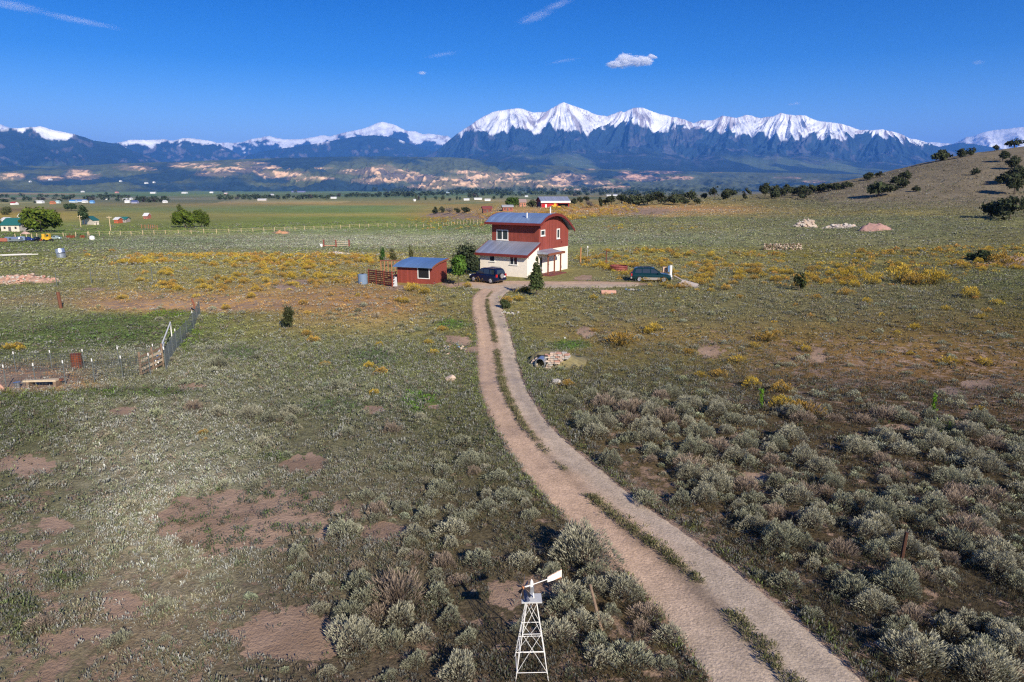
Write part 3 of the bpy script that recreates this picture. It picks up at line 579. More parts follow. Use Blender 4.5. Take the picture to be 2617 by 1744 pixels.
# ------------------------------------------------------------------ plants
FM = foliage_mat('leaf', rnd=.16); FMS = foliage_mat('leaf_small', rnd=0.0, transl=.2)
def blades(n, seed, rx=.5, h=.8, dome=.75, lw=.035, ll=.14, up=.9, spread=.9, inner=.35, col_hi=(.3,.33,.25), col_lo=(.1,.1,.07), jit=.18, lobes=5):
    """a shrub: upright leafy sprigs set through a lobed dome; returns verts, quads, colours"""
    r = np.random.default_rng(seed)
    lb = r.random((lobes, 2)) * 2 * math.pi; 
    ang = r.random(n) * 2 * math.pi; q = np.sqrt(r.random(n)); 
    rimf = 1 + .26 * np.sin(ang * 2 + lb[0, 0]) + .20 * np.sin(ang * 3 + lb[1, 0]) + .10 * np.sin(ang * 5 + lb[2, 0])
    x = rx * q * rimf * np.cos(ang); y = rx * q * rimf * np.sin(ang)
    top = h * (dome + (1 - dome) * 1.0) * np.sqrt(np.clip(1 - .82 * q ** 2.2, .05, 1)) * (1 + .24 * np.sin(6.5 * x / rx + lb[3, 0]) * np.cos(5.3 * y / rx + lb[4, 1]))
    lev = np.where(r.random(n) < inner, r.random(n) ** .8 * .8 + .1, .82 + .18 * r.random(n))
    z = top * lev
    L_ = ll * (.6 + .8 * r.random(n)); W = lw * (.6 + .9 * r.random(n))
    # direction: outwards and up
    d = np.stack([x / rx * spread + r.normal(0, .28, n), y / rx * spread + r.normal(0, .28, n), up + 0 * x], -1); d /= np.linalg.norm(d, axis=1)[:, None]
    sd_ = np.stack([r.normal(size=n), r.normal(size=n), r.normal(size=n) * .4], -1); sd_ -= (sd_ * d).sum(1)[:, None] * d; sd_ /= np.linalg.norm(sd_, axis=1)[:, None]
    b = np.stack([x, y, np.maximum(z - L_ * .5, 0.0)], -1)
    m_ = b + d * (L_ * .62)[:, None]; tp = b + d * L_[:, None]
    V = np.stack([b, m_ + sd_ * (W / 2)[:, None], tp, m_ - sd_ * (W / 2)[:, None]], 1).reshape(-1, 3)
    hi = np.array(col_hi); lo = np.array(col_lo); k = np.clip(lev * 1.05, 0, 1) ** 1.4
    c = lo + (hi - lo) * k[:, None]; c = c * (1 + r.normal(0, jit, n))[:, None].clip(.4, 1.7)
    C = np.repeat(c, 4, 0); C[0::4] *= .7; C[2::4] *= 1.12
    return V, np.arange(n * 4).reshape(n, 4), C
def stems(n, seed, rx, h, col=(.16, .12, .09)):
    r = np.random.default_rng(seed); ang = r.random(n) * 2 * math.pi; q = r.random(n) ** .7
    tip = np.stack([rx * q * np.cos(ang), rx * q * np.sin(ang), h * (.45 + .35 * r.random(n))], -1); b = tip * [.12, .12, 0]
    sd_ = np.stack([-np.sin(ang), np.cos(ang), 0 * ang], -1) * .012
    V = np.stack([b - sd_, b + sd_, tip + sd_ * .5, tip - sd_ * .5], 1).reshape(-1, 3)
    return V, np.arange(n * 4).reshape(n, 4), np.tile(np.array(col) * 1.0, (n * 4, 1))
def join(*parts):
    V, Fq, C, k = [], [], [], 0
    for v, f, c in parts: V.append(v); Fq.append(f + k); C.append(c); k += len(v)
    return np.vstack(V), np.vstack(Fq), np.vstack(C)
def scatter(proto_list, P, rz, sc, tint, pick):
    """real copies of small plants in one mesh"""
    Vs, Fs, Cs, k = [], [], [], 0
    for i, (v, f, c) in enumerate(proto_list):
        j = np.nonzero(pick == i)[0]
        if not len(j): continue
        ca, sa = np.cos(rz[j])[:, None], np.sin(rz[j])[:, None]; s3 = sc[j] if sc.ndim == 2 else np.repeat(sc[j][:, None], 3, 1)
        X = (v[None, :, 0] * ca - v[None, :, 1] * sa) * s3[:, :1] + P[j, :1]; Y = (v[None, :, 0] * sa + v[None, :, 1] * ca) * s3[:, 1:2] + P[j, 1:2]; Z = v[None, :, 2] * s3[:, 2:3] + P[j, 2:3]
        Vs.append(np.stack([X, Y, Z], -1).reshape(-1, 3)); Cs.append((c[None] * tint[j][:, None, :]).reshape(-1, 3))
        Fs.append((f[None] + (np.arange(len(j)) * len(v))[:, None, None]).reshape(-1, f.shape[1]) + k); k += len(j) * len(v)
    return np.vstack(Vs), np.vstack(Fs), np.vstack(Cs)
SAGE_HI, SAGE_LO = (.325, .325, .225), (.07, .065, .045)
SAGE2_HI = (.41, .39, .28)
DRY_HI, DRY_LO = (.36, .28, .21), (.12, .09, .07)
YEL_HI, YEL_LO = (.56, .39, .06), (.10, .10, .04)
GRN_HI, GRN_LO = (.13, .20, .06), (.05, .08, .03)
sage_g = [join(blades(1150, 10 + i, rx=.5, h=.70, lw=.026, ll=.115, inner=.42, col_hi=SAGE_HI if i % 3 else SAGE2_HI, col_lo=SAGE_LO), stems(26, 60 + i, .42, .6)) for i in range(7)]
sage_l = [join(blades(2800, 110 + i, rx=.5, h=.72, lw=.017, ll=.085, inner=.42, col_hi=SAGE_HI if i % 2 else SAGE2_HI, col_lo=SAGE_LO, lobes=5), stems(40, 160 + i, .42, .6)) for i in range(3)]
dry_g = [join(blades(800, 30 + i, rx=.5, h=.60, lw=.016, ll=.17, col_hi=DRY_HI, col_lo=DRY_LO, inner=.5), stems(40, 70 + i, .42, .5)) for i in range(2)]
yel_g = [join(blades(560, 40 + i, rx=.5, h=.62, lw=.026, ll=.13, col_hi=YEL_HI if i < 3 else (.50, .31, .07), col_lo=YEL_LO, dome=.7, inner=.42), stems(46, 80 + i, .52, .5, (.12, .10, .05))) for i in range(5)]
sage_m = [mesh_np('sagebrush', *g[:2], FM, g[2], link=False) for g in sage_g]
sage_lm = [mesh_np('sagebrush', *g[:2], FM, g[2], link=False) for g in sage_l]
dry_m = [mesh_np('dry_shrub', *g[:2], FM, g[2], link=False) for g in dry_g]
yel_m = [mesh_np('rabbitbrush', *g[:2], FM, g[2], link=False) for g in yel_g]
low_sage = [blades(260, 300 + i, rx=.5, h=.62, lw=.045, ll=.20, col_hi=SAGE_HI, col_lo=SAGE_LO) for i in range(4)]
low_yel = [blades(90, 320 + i, rx=.5, h=.58, lw=.07, ll=.22, col_hi=YEL_HI if i < 2 else (.46, .27, .07), col_lo=YEL_LO, dome=.7) for i in range(4)]

_LM = None
def landmarks():
    global _LM
    if _LM is None:
        _LM = [(t, *[float(v[0]) for v in G(px, py)[:2]]) for t, px, py in (
         ('the windmill', 1360, 1720), ('the dark leaning post', 2300, 1448), ('the largest bare oval', 730, 1640), ('the scrub-dotted bare ground', 640, 1330), ('the small bare oval', 320, 1545), ('the bare patch by the windmill', 1290, 1530),
         ('the bare patch left of the drive', 985, 1360), ('the bare patch under the pale scrub', 770, 1190), ('the stone culvert', 1385, 935), ('the white flat boulder', 1420, 982), ('the bend of the drive', 1240, 770), ('the lone juniper', 738, 838), ('the board gate', 385, 955), ('the rusty drum', 198, 942),
         ('the left bright weed stalk', 1943, 1045), ('the right bright weed stalk', 2383, 1060), ('the bare oval at far right', 2495, 983), ('the patch beyond the culvert', 1812, 895), ('the green wagon', 1668, 722), ('the rusty ring', 1585, 694), ('the red shed', 1060, 727), ('the water tank', 925, 730), ('the stone stacks', 2000, 640),
         ('the dark upright shrub', 2042, 744), ('the wide dark shrub at far right', 2520, 668), ('the pink earth mound', 2236, 588), ('the cream rock pile', 866, 651), ('the rubble heap', 80, 712), ('the wooden stump post', 156, 788), ('the leaning corral corner post', 505, 800), ('the red barn', 1420, 534), ('the house', 1400, 700), ('the lower right corner', 2560, 1690), ('the lower left corner', 60, 1690), ('the bare patch at the left edge', 65, 1190), ('the widest part of the drive', 1900, 1600), ('the middle of the drive', 1480, 1250), ('the narrow stretch of the drive', 1265, 900))]
    return _LM
def name_all(items, kinds):
    """each plant told by its size, its nearest landmark and which side of it it grows on"""
    lm = landmarks(); bins = {}
    for o, x, y, w_, kd in items:
        r0 = math.hypot(x, y); d, t, a, b = min((math.hypot(x - a, y - b) / (1 + .0 * r0), t, a, b) for t, a, b in lm)
        # bearing as it shows: compare directions and distances from the camera
        dx = (x / y - a / b) * b; dy = y - b; side = ('right of' if dx > 0 else 'left of') if abs(dx) > abs(dy) * .8 else ('behind' if dy > 0 else 'in front of')
        ref = b * .05 + 1; near = 'just' if d < ref * .9 else ('somewhat' if d < ref * 2.2 else 'well')
        sz_ = kinds[0] if w_ > kinds[3] else (kinds[1] if w_ > kinds[4] else kinds[2])
        bins.setdefault((sz_, kd, near, side, t), []).append((d, o))
    ordn = ['nearest', 'second nearest', 'third nearest', 'fourth nearest']
    for (sz_, kd, near, side, t), l in bins.items():
        l.sort(key=lambda q: q[0])
        for i, (d, o) in enumerate(l):
            core = f'{sz_} {kd} {near} {side} {t}'
            o['label'] = core if len(l) == 1 else (f'{core}, {ordn[i]}' if i < 4 else f'{core}, farther off')
def place(name, meshes, px, py, wpx, label, cat, group, hk=1.0, pos=None):
    """one plant as its own object; width as it shows, in photo pixels"""
    if pos is None:
        x, y, z = G(px, py); x, y, z = float(x[0]), float(y[0]), float(z[0])
        zc = y * math.cos(PITCH) + (CAM_H - z) * math.sin(PITCH); wm = wpx / F_PX * zc
    else: x, y, z, wm = pos
    o = bpy.data.objects.new(name, random.choice(meshes)); COL.objects.link(o)
    o.location = (x, y, z - .03); o.rotation_euler = (0, 0, random.uniform(0, 6.28)); o.scale = (wm, wm, wm * hk * random.uniform(.9, 1.12))
    return tag(o, label, cat, group)
def rand_in(polys, n, seed):
    """candidate points spread evenly over the land that shows inside polygons of the photo"""
    r = np.random.default_rng(seed); bx = np.array([p for q in polys for p in q], float)
    cx = np.array([bx[:, 0].min(), bx[:, 0].max(), bx[:, 0].min(), bx[:, 0].max()]); cy = np.array([bx[:, 1].min(), bx[:, 1].min(), bx[:, 1].max(), bx[:, 1].max()])
    X, Y, Z = G(cx, cy); x0, x1, y0, y1 = X.min(), X.max(), Y.min(), Y.max()
    x = r.uniform(x0, x1, n); y = r.uniform(y0, y1, n); z = T(x, y); px, py = proj(x, y, z)
    m = np.zeros(n, bool)
    for q in polys: m |= inpoly(px, py, q)
    area = (x1 - x0) * (y1 - y0)
    return x[m], y[m], z[m], px[m], py[m], area
def spaced(x, y, rad_, taken):
    """keep points that stand clear of the ones already kept"""
    keep = []; cell = {}
    for i in range(len(x)):
        k = (int(x[i] // 1.2), int(y[i] // 1.2)); ok = True
        for a in (-1, 0, 1):
            for b in (-1, 0, 1):
                for (u, v, q) in cell.get((k[0] + a, k[1] + b), ()):
                    if (u - x[i]) ** 2 + (v - y[i]) ** 2 < ((q + rad_[i]) * .33) ** 2: ok = False; break
                if not ok: break
            if not ok: break
        if ok: cell.setdefault(k, []).append((x[i], y[i], rad_[i])); keep.append(i)
    return np.array(keep, int)
# --- sagebrush, the ones the photo shows large, where it shows them (column, row of the foot, width)
key_sage = [(905,1662,118),(1018,1540,120),(965,1580,62),(1000,1655,66),(1078,1640,58),(1062,1700,54),(108,1606,64),(1488,1440,140),(1590,1530,92),(1655,1580,70),(1712,1640,66),(1478,1600,66),(1610,1700,92),(1540,1700,70),(1440,1565,66),(1255,1700,74),(1195,1640,50),(1150,1590,60),(1120,1530,60),(1340,1450,60),(1225,1450,70),(1405,1480,60),
 (2338,1700,130),(2010,1500,64),(2072,1580,44),(1945,1480,36),(2230,1560,84),(2330,1590,70),(2250,1330,84),(2150,1420,66),(1990,1400,92),(1930,1360,70),(2470,1600,60),(2560,1640,80),(2440,1400,70),(2540,1420,66),(2600,1500,60),(2520,1310,52),(2400,1340,50),(1830,1260,70),(1760,1200,66),(1880,1180,60),(1650,1290,50),(1740,1290,54),(1560,1190,56),(1790,1120,60),(1700,1080,60),(1640,1100,50),(1600,1060,60),(1540,1040,54),(1830,1065,60),(2190,1160,60),(2020,1130,60),(2460,1105,50),
 (655,1250,40),(475,1390,46),(420,1560,50),(640,1535,34),(820,1500,50),(760,1430,50),(1200,1190,60),(1180,1140,46),(890,1115,34),(725,1075,34),(745,1060,40),(880,1010,26),(870,1050,24),(395,1065,34),(495,1050,44),(560,1065,40),(520,1045,34),(640,1070,50),(690,1080,44),(745,1085,34),(330,1140,22),(655,920,24),(690,915,22),(560,940,40),(540,930,24),(470,985,26),(510,985,22),(420,935,26),(440,925,22)]
kx, ky, kz = G([k[0] for k in key_sage], [k[1] for k in key_sage]); kw = np.array([k[2] for k in key_sage], float)
kw = kw / F_PX * (ky * math.cos(PITCH) + (CAM_H - kz) * math.sin(PITCH))
R1 = [[(1430,1030),(1560,1000),(1900,1035),(2200,1060),(2617,1090),(2617,1744),(2290,1744),(2080,1500),(1880,1345),(1660,1200),(1530,1130)]]
R2 = [[(640,1744),(840,1500),(880,1330),(880,1190),(1150,1140),(1300,1215),(1420,1390),(1620,1560),(1780,1744)]]
R3 = [[(380,910),(700,960),(1000,990),(1180,1060),(1250,1180),(1150,1200),(880,1190),(620,1150),(400,1080)]]
R4 = [[(0,1060),(400,1080),(880,1190),(860,1500),(660,1744),(0,1744)]]
R5 = [[(1380,960),(1700,880),(2617,960),(2617,1100),(1900,1040),(1440,1060)]]
R6 = [[(400,760),(1190,760),(1200,960),(380,920)],[(1330,760),(2617,760),(2617,960),(1400,940)]]
sx, sy, sz, sw, szone = list(kx), list(ky), list(kz), list(kw), ['k'] * len(kx)
for zone, polys, dens, w0, w1, seed in (('r', R1, 5.2, .24, 1.05, 1), ('l', R2, 5.0, .2, .8, 2), ('m', R3, .7, .3, .85, 3), ('n', R4, .22, .2, .5, 4), ('e', R5, .55, .2, .65, 5), ('f', R6, .26, .2, .7, 6)):
    x, y, z, px, py, area = rand_in(polys, 9000, seed); p = dens * area / 9000
    r_ = np.random.default_rng(seed + 50); k = r_.random(len(x)) < p * 1.0
    b_, gw_, _ = patches(px, py, x, y); cl = fbm(x / 3.2, y / 3.2, 2, 140 + seed)
    if zone == 'r': k &= r_.random(len(x)) < .16 + .84 * sstep(1000, 1140, py - (px - 1500) * .03)
    if zone in 'lm': k &= r_.random(len(x)) < .25 + .75 * sstep(-.25, .3, fbm(x / 5, y / 5, 2, 171))
    k &= (road_dist(x, y) > .45) & (b_ < .3) & (cl > -.32 + .25 * r_.random(len(x)))
    sx += list(x[k]); sy += list(y[k]); sz += list(z[k]); szone += [zone] * int(k.sum()); sw += list(w0 + (w1 - w0) * r_.random(int(k.sum())) ** 1.5)
sx, sy, sz, sw = map(np.array, (sx, sy, sz, sw)); szone = np.array(szone)
# keep the windmill's feet clear
far_ok = (np.hypot(sx - .42, sy - 13.1) > .75 + sw / 2) | (szone == 'k') & (np.hypot(sx - .42, sy - 13.1) > .6 + sw / 2)
sx, sy, sz, sw, szone = sx[far_ok], sy[far_ok], sz[far_ok], sw[far_ok], szone[far_ok]
kp = spaced(sx, sy, sw, None); sx, sy, sz, sw, szone = sx[kp], sy[kp], sz[kp], sw[kp], szone[kp]
appar = sw / np.hypot(np.hypot(sx, sy), CAM_H - sz); order = np.argsort(-appar)
big = order[:300]; rest = order[300:]
_it = []
for i in big:
    px, py = proj(sx[i], sy[i], sz[i]); side = road_dist(np.array([sx[i]]), np.array([sy[i]]))[0]
    isdry = random.random() < .2
    where = 'in the dense brush right of the gravel road' if px > 1400 and szone[i] != 'l' and px - 1300 > (py - 900) * .75 else ('in the brush around the windmill left of the road' if px > 880 and py > 1150 else ('in the pale scrub left of the road' if py < 1200 else 'on the open bare ground at lower left'))
    sz_ = 'large' if sw[i] > .95 else ('medium' if sw[i] > .6 else 'small')
    if isdry: _o = place('dry_shrub', dry_m, 0, 0, 0, f'{sz_} dry brownish shrub standing {where}', 'shrub', 'dry brown shrubs among the sagebrush', 1, (sx[i], sy[i], sz[i], sw[i]))
    else: _o = place('sagebrush', sage_lm if sw[i] > .82 else sage_m, 0, 0, 0, f'{sz_} grey-green sagebrush standing {where}', 'shrub', 'sagebrush bushes around the gravel road', 1, (sx[i], sy[i], sz[i], sw[i]))
    _it.append((_o, sx[i], sy[i], sw[i], 'brown shrub' if isdry else 'sagebrush'))
name_all(_it, ('large', 'medium', 'small', .85, .55))
if len(rest):
    r_ = np.random.default_rng(8); n = len(rest); tint = (1 + r_.normal(0, .13, (n, 1))) * (1 + r_.normal(0, .04, (n, 3)))
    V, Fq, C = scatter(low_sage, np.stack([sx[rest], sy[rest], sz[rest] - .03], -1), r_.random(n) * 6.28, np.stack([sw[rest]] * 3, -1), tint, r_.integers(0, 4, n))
    o = mesh_np('sagebrush_cover', V, Fq, FMS, C); o['kind'] = 'stuff'; o['label'] = 'many small sagebrush plants spread over the scrubland'

# --- yellow rabbitbrush
key_yel = [(830,937,26),(975,957,34),(944,942,30),(955,1009,26),(1588,885,64),(1671,847,38),(1518,848,20),(1884,928,38),(1790,965,30),(1836,963,34),(1920,990,48),(1995,1003,54),(1995,1040,50),(2052,1062,72),(1960,873,46),(2424,932,40),(2504,1050,26),(1450,990,34),(642,763,26),(443,742,34),(312,765,24),(330,772,14),(1055,745,36),(1085,752,30),(1035,775,28),(520,1110,24),(525,1125,14),(2300,722,64),(2335,730,56),(2385,728,70),(2230,728,40),(2160,715,38),(2160,755,34),(2480,762,46),(2510,815,24),(2340,840,24),(1875,728,24),(1690,722,26),(2085,722,24),(1240,722,36),(1195,735,26),(970,886,24),(785,858,26),(800,876,34),(22,893,28),(45,888,26),(55,895,22),(1110,905,24),(1095,880,22),(1130,846,22),(1340,750,30),(1325,770,28),(1295,775,30),(2500,675,26),(2560,680,60),(1760,905,26)]
yx, yy, yz = G([k[0] for k in key_yel], [k[1] for k in key_yel]); yw = np.array([k[2] for k in key_yel], float)
yw = yw / F_PX * (yy * math.cos(PITCH) + (CAM_H - yz) * math.sin(PITCH))
yx, yy, yz, yw, yzn = list(yx), list(yy), list(yz), list(yw), ['k'] * len(key_yel)
B1 = [[(335,655),(520,648),(700,652),(1000,655),(1010,668),(930,690),(900,735),(640,752),(430,748),(330,712),(300,675)]]
B2 = [[(1470,645),(1700,640),(2100,650),(2617,625),(2617,690),(2350,735),(2000,735),(1800,748),(1640,735),(1490,712),(1460,680)]]
B3 = [[(430,755),(900,748),(1180,770),(1215,880),(1000,860),(700,850),(560,790)]]
B4 = [[(1420,760),(2617,740),(2617,950),(2000,960),(1500,900)]]
B5 = [[(1400,525),(1620,522),(1640,545),(1420,570),(1370,545)]]
B6 = [[(1400,585),(1700,575),(1790,572),(1780,590),(1450,598)],[(90,648),(340,640),(420,655),(330,690),(180,655)]]
B7 = [[(1040,560),(1240,540),(1400,545),(1330,560),(1180,590),(1060,590)]]
for zone, polys, dens, w0, w1, seed in (('left band', B1, .48, .4, 1.15, 11), ('right band', B2, .26, .4, 1.25, 12), ('slope', B3, .10, .35, .9, 13), ('right slope', B4, .030, .35, .95, 14), ('barn', B5, .05, .8, 1.8, 15), ('far', B6, .03, .6, 1.3, 16), ('farm', B7, .03, .6, 1.3, 17)):
    n = 14000; x, y, z, px, py, area = rand_in(polys, n, seed); p = dens * area / n
    r_ = np.random.default_rng(seed + 50); cl = fbm(x / 9, y / 9, 3, 160 + seed)
    k = (r_.random(len(x)) < p * (1 + 2.2 * cl)) & (road_dist(x, y) > .6) & (np.hypot(x - 3.6, y - 84.5) > 8.5) & (np.hypot(x + 10.8, y - 76.5) > 3.4)
    yx += list(x[k]); yy += list(y[k]); yz += list(z[k]); yzn += [zone] * int(k.sum()); yw += list(w0 + (w1 - w0) * r_.random(int(k.sum())) ** 1.6)
yx, yy, yz, yw = map(np.array, (yx, yy, yz, yw)); yzn = np.array(yzn)
kp = spaced(yx, yy, yw * .8, None); yx, yy, yz, yw, yzn = yx[kp], yy[kp], yz[kp], yw[kp], yzn[kp]
order = np.argsort(-yw / np.hypot(yx, yy)); big = order[:300]; rest = order[300:]
_it = []
for i in big:
    px, py = proj(yx[i], yy[i], yz[i])
    where = ('in the flowering band left of the red shed' if px < 1000 and py < 752 else 'on the slope below the red shed' if px < 1215 else 'by the bend of the drive' if px < 1420 and py < 800 else 'on the near slope right of the road' if py > 800 else 'in the flowering band behind the green wagon' if py > 600 else 'on the rise by the red barn')
    sz_ = 'broad' if yw[i] > 1.15 else ('medium' if yw[i] > .75 else 'small')
    _o = place('rabbitbrush', yel_m, 0, 0, 0, f'{sz_} yellow rabbitbrush {where}', 'shrub', 'yellow rabbitbrush on the scrubland', .92, (yx[i], yy[i], yz[i], yw[i]))
    _it.append((_o, yx[i], yy[i], yw[i], 'yellow rabbitbrush'))
name_all(_it, ('broad', 'medium', 'small', 1.0, .65))
r_ = np.random.default_rng(9); n = len(rest); tint = (1 + r_.normal(0, .13, (n, 1))) * (1 + r_.normal(0, .05, (n, 3)))
V, Fq, C = scatter(low_yel, np.stack([yx[rest], yy[rest], yz[rest] - .03], -1), r_.random(n) * 6.28, np.stack([yw[rest]] * 3, -1), tint, r_.integers(0, 4, n))
o = mesh_np('rabbitbrush_cover', V, Fq, FMS, C); o['kind'] = 'stuff'; o['label'] = 'many small yellow rabbitbrush plants in the far bands'

# --- low cover: tufts, forbs and small sage everywhere, coloured like the place they grow in
def cover(name, label, r0, r1, dens, w0, w1, nb, seed, hk=.8, half=41, lw=.10, ll=.5, kcol=1.45, spr=.5):
    r = np.random.default_rng(seed); A_ = rad(half); area = A_ * (r1 ** 2 - r0 ** 2); n = int(area * dens)
    rr = np.sqrt(r.random(n) * (r1 ** 2 - r0 ** 2) + r0 ** 2); a = (r.random(n) * 2 - 1) * A_
    x = rr * np.sin(a); y = rr * np.cos(a); z = T(x, y); px, py = proj(x, y, z)
    m = (px > -60) & (px < 2680) & (py < 1830) & (y > 5); x, y, z, px, py = x[m], y[m], z[m], px[m], py[m]
    rgb, bare, _, _ = land_colour(x, y, z); b, gw, gc = patches(px, py, x, y); rd = road_dist(x, y)
    cl = fbm(x * .9, y * .9, 3, seed + 3) * 1.1
    edge = sstep(.9, .1, rd) * .5 * (py > 760)
    pr = np.clip(1.02 - bare * 1.15 + cl * .9 + gw * .7 + edge, 0.03, 1) * (1 - .93 * sstep(.15, .85, b))
    dotted = (b > .40) & (b < .70) & (px > 380) & (px < 900); pr = np.where(dotted, .06 + .75 * (fbm(x * 2.6, y * 2.6, 2, 5) > .10), pr)
    k = (r.random(len(x)) < pr) & (rd > .02 + .12 * fbm(x * 1.3, y * 1.3, 2, 71)); k &= np.hypot(x - 3.6, y - 84.5) > 8.2
    k &= ~((np.abs(x + 10.8) < 3.2) & (np.abs(y - 76.6) < 2.6))
    x, y, z, rgb, gw, gc, px, py, b, edge = x[k], y[k], z[k], rgb[k], gw[k], gc[k], px[k], py[k], b[k], edge[k]; n = len(x)
    gk = np.clip(gw * 1.0 + edge * 1.3, 0, 1)[:, None]; col = rgb * (1 - gk) + np.where(gw[:, None] > .2, gc, S((96, 112, 62)) * K) * gk
    col = np.where(((b > .40) & (px > 380))[:, None], S((72, 88, 54)) * K, col)
    rs = r.random(n); sage = (rs < np.where(y > 50, .30, .42))[:, None]; lush = (rs > np.where(y > 50, .86, .8))[:, None]; brown = ((rs > .70) & (rs < .8))[:, None]
    L1 = col.mean(1, keepdims=True); col = np.where(sage, L1 * np.array([1.16, 1.17, 1.03]) * np.where(y > 52, .98, 1.18)[:, None], np.where(lush, L1 * np.array([.66, .76, .44]), np.where(brown, L1 * np.array([1.05, .84, .64]), col)))
    col = col * kcol * (1 + r.normal(0, .16, (n, 1))).clip(.5, 1.6)
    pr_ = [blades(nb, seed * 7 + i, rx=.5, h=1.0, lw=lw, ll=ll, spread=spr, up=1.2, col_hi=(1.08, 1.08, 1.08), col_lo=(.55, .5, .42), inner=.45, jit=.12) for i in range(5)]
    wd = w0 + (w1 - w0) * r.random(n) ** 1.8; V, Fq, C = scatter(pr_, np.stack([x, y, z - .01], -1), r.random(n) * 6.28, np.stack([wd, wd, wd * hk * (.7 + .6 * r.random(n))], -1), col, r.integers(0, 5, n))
    o = mesh_np(name, V, Fq, FMS, C); o['kind'] = 'stuff'; o['label'] = label
cover('ground_cover', 'low grey-green scrub and grass tufts in the foreground', 7.5, 26, 150, .07, .22, 11, 501, hk=1.0, lw=.12, ll=.42, kcol=1.75)
cover('ground_cover', 'low scrub and grass tufts in the middle distance', 26, 52, 52, .11, .34, 9, 502, hk=.75, lw=.13)
cover('ground_cover', 'low scrub and grass tufts around the house', 52, 105, 14, .22, .65, 7, 503, hk=.42, lw=.15)
cover('ground_cover', 'low scrub on the pasture beyond the house', 105, 235, 2.4, .4, 1.1, 6, 504, hk=.30, lw=.2)
cover('ground_cover', 'scattered low scrub on the far pasture and hillside', 235, 340, .35, .5, 1.5, 6, 505, hk=.4, lw=.25)
# --- grass strip between the wheel tracks
def strip():
    r = np.random.default_rng(77); n = 5200; t = r.random(n); i = (t * (NR - 1)).astype(int); C_ = (RL + RR) / 2; D = RR - RL; hw = np.hypot(*D.T)
    px0, py0 = proj(C_[i, 0], C_[i, 1], T(C_[i, 0], C_[i, 1]))
    wdt = np.interp(py0, [700, 790, 900, 1080, 1240, 1260, 1400, 1500, 1744], [.0, .06, .09, .07, .03, .075, .085, .05, .085]); gap = fbm(i * .08, i * 0 + 2.2, 3, 91)
    off = np.interp(py0, [800, 1250, 1500, 1744], [.5, .5, .53, .49])
    u = off + wdt * r.normal(0, .5, n); P = RL[i] * (1 - u[:, None]) + RR[i] * u[:, None] + r.normal(0, .03, (n, 2))
    pp = np.interp(py0, [745, 800, 1050, 1130, 1245, 1260, 1744], [.1, .6, .6, .22, .2, .75, .7]) * (gap > np.interp(py0, [800, 1100, 1300, 1450, 1744], [-.5, -.25, -.2, .0, -.05]))
    k = (r.random(n) < pp) & (py0 > 745); P = P[k]; n = len(P); z = T(P[:, 0], P[:, 1]) + .02
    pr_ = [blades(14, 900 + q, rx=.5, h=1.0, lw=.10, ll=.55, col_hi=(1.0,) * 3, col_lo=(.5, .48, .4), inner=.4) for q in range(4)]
    wd = .09 + .16 * r.random(n) ** 1.5; colr = np.where((r.random(n) < .55)[:, None], S((96, 98, 66)), S((134, 126, 96))) * K * (1.1 + r.normal(0, .15, (n, 1)))
    V, Fq, C = scatter(pr_, np.stack([P[:, 0], P[:, 1], z], -1), r.random(n) * 6.28, np.stack([wd, wd, wd * .8], -1), colr, r.integers(0, 4, n))
    o = mesh_np('grass_strip', V, Fq, FMS, C); o['kind'] = 'stuff'; o['label'] = 'ragged strip of grass between the two wheel tracks'
strip()
# ------------------------------------------------------------------ painted, metal and stone materials
m_red = mat('red_siding', (.23, .050, .034), .75, var=.16, vscale=1.2, stripe=(0, .30, .72, .07))
m_redy = mat('red_siding_gable', (.24, .054, .040), .75, var=.10, vscale=1.0, stripe=(1, .30, .80, .07))
m_trim = mat('maroon_trim', (.16, .028, .024), .5, var=.12)
m_stucco = mat('cream_stucco', (.80, .72, .62), .9, var=.05, vscale=2.5, bump=.15, bscale=60)
m_roof = mat('metal_roof', (.27, .37, .54), .45, .5, var=.07, vscale=.8, stripe=(0, .42, .72, .08))
m_rooft = mat('metal_roof_low', (.36, .39, .48), .48, .5, var=.07, vscale=.8, stripe=(0, .42, .78, .08))
m_white = mat('white_paint', (.74, .72, .68), .6, var=.05)
m_glass = mat('window_glass', (.03, .04, .05), .06, spec=.8)
m_dark = mat('dark_inside', (.012, .012, .014), .9)
m_wood = mat('weathered_wood', (.22, .15, .10), .85, var=.3, vscale=6)
m_woodp = mat('pale_wood', (.50, .40, .28), .85, var=.2, vscale=6)
m_woodr = mat('stained_wood', (.20, .07, .04), .8, var=.2)
m_galv = mat('galvanised_metal', (.52, .56, .62), .35, .8, var=.1)
m_blue = mat('blue_grey_plastic', (.16, .22, .32), .6, var=.08)
m_rust = mat('rusty_metal', (.20, .055, .025), .85, .2, var=.35, vscale=5)
m_rustl = mat('rust_stain', (.42, .18, .08), .85, var=.3, vscale=6)
m_tyre = mat('tyre_rubber', (.014, .014, .015), .85)
m_rim = mat('alloy_rim', (.60, .61, .63), .3, .8)
m_navy = mat('navy_car_paint', (.006, .014, .050), .22, .3, spec=.6)
m_teal = mat('green_car_paint', (.004, .032, .036), .22, .3, spec=.6)
m_clad = mat('silver_cladding', (.34, .30, .27), .5, .3)
m_tail = mat('red_lamp_glass', (.45, .02, .02), .25)
m_head = mat('clear_lamp_glass', (.75, .78, .80), .15)
m_stone = mat('cream_stone', (.52, .40, .31), .9, var=.25, vscale=1.6)
m_stone2 = mat('pale_stone', (.44, .40, .35), .9, var=.2, vscale=2)
m_pink = mat('red_stone', (.48, .27, .20), .9, var=.25, vscale=2)
m_conc = mat('old_concrete', (.36, .31, .29), .9, var=.2, vscale=2)
m_barn = mat('bright_red_barn', (.42, .016, .020), .7, var=.08, stripe=(0, .6, .85, .06))
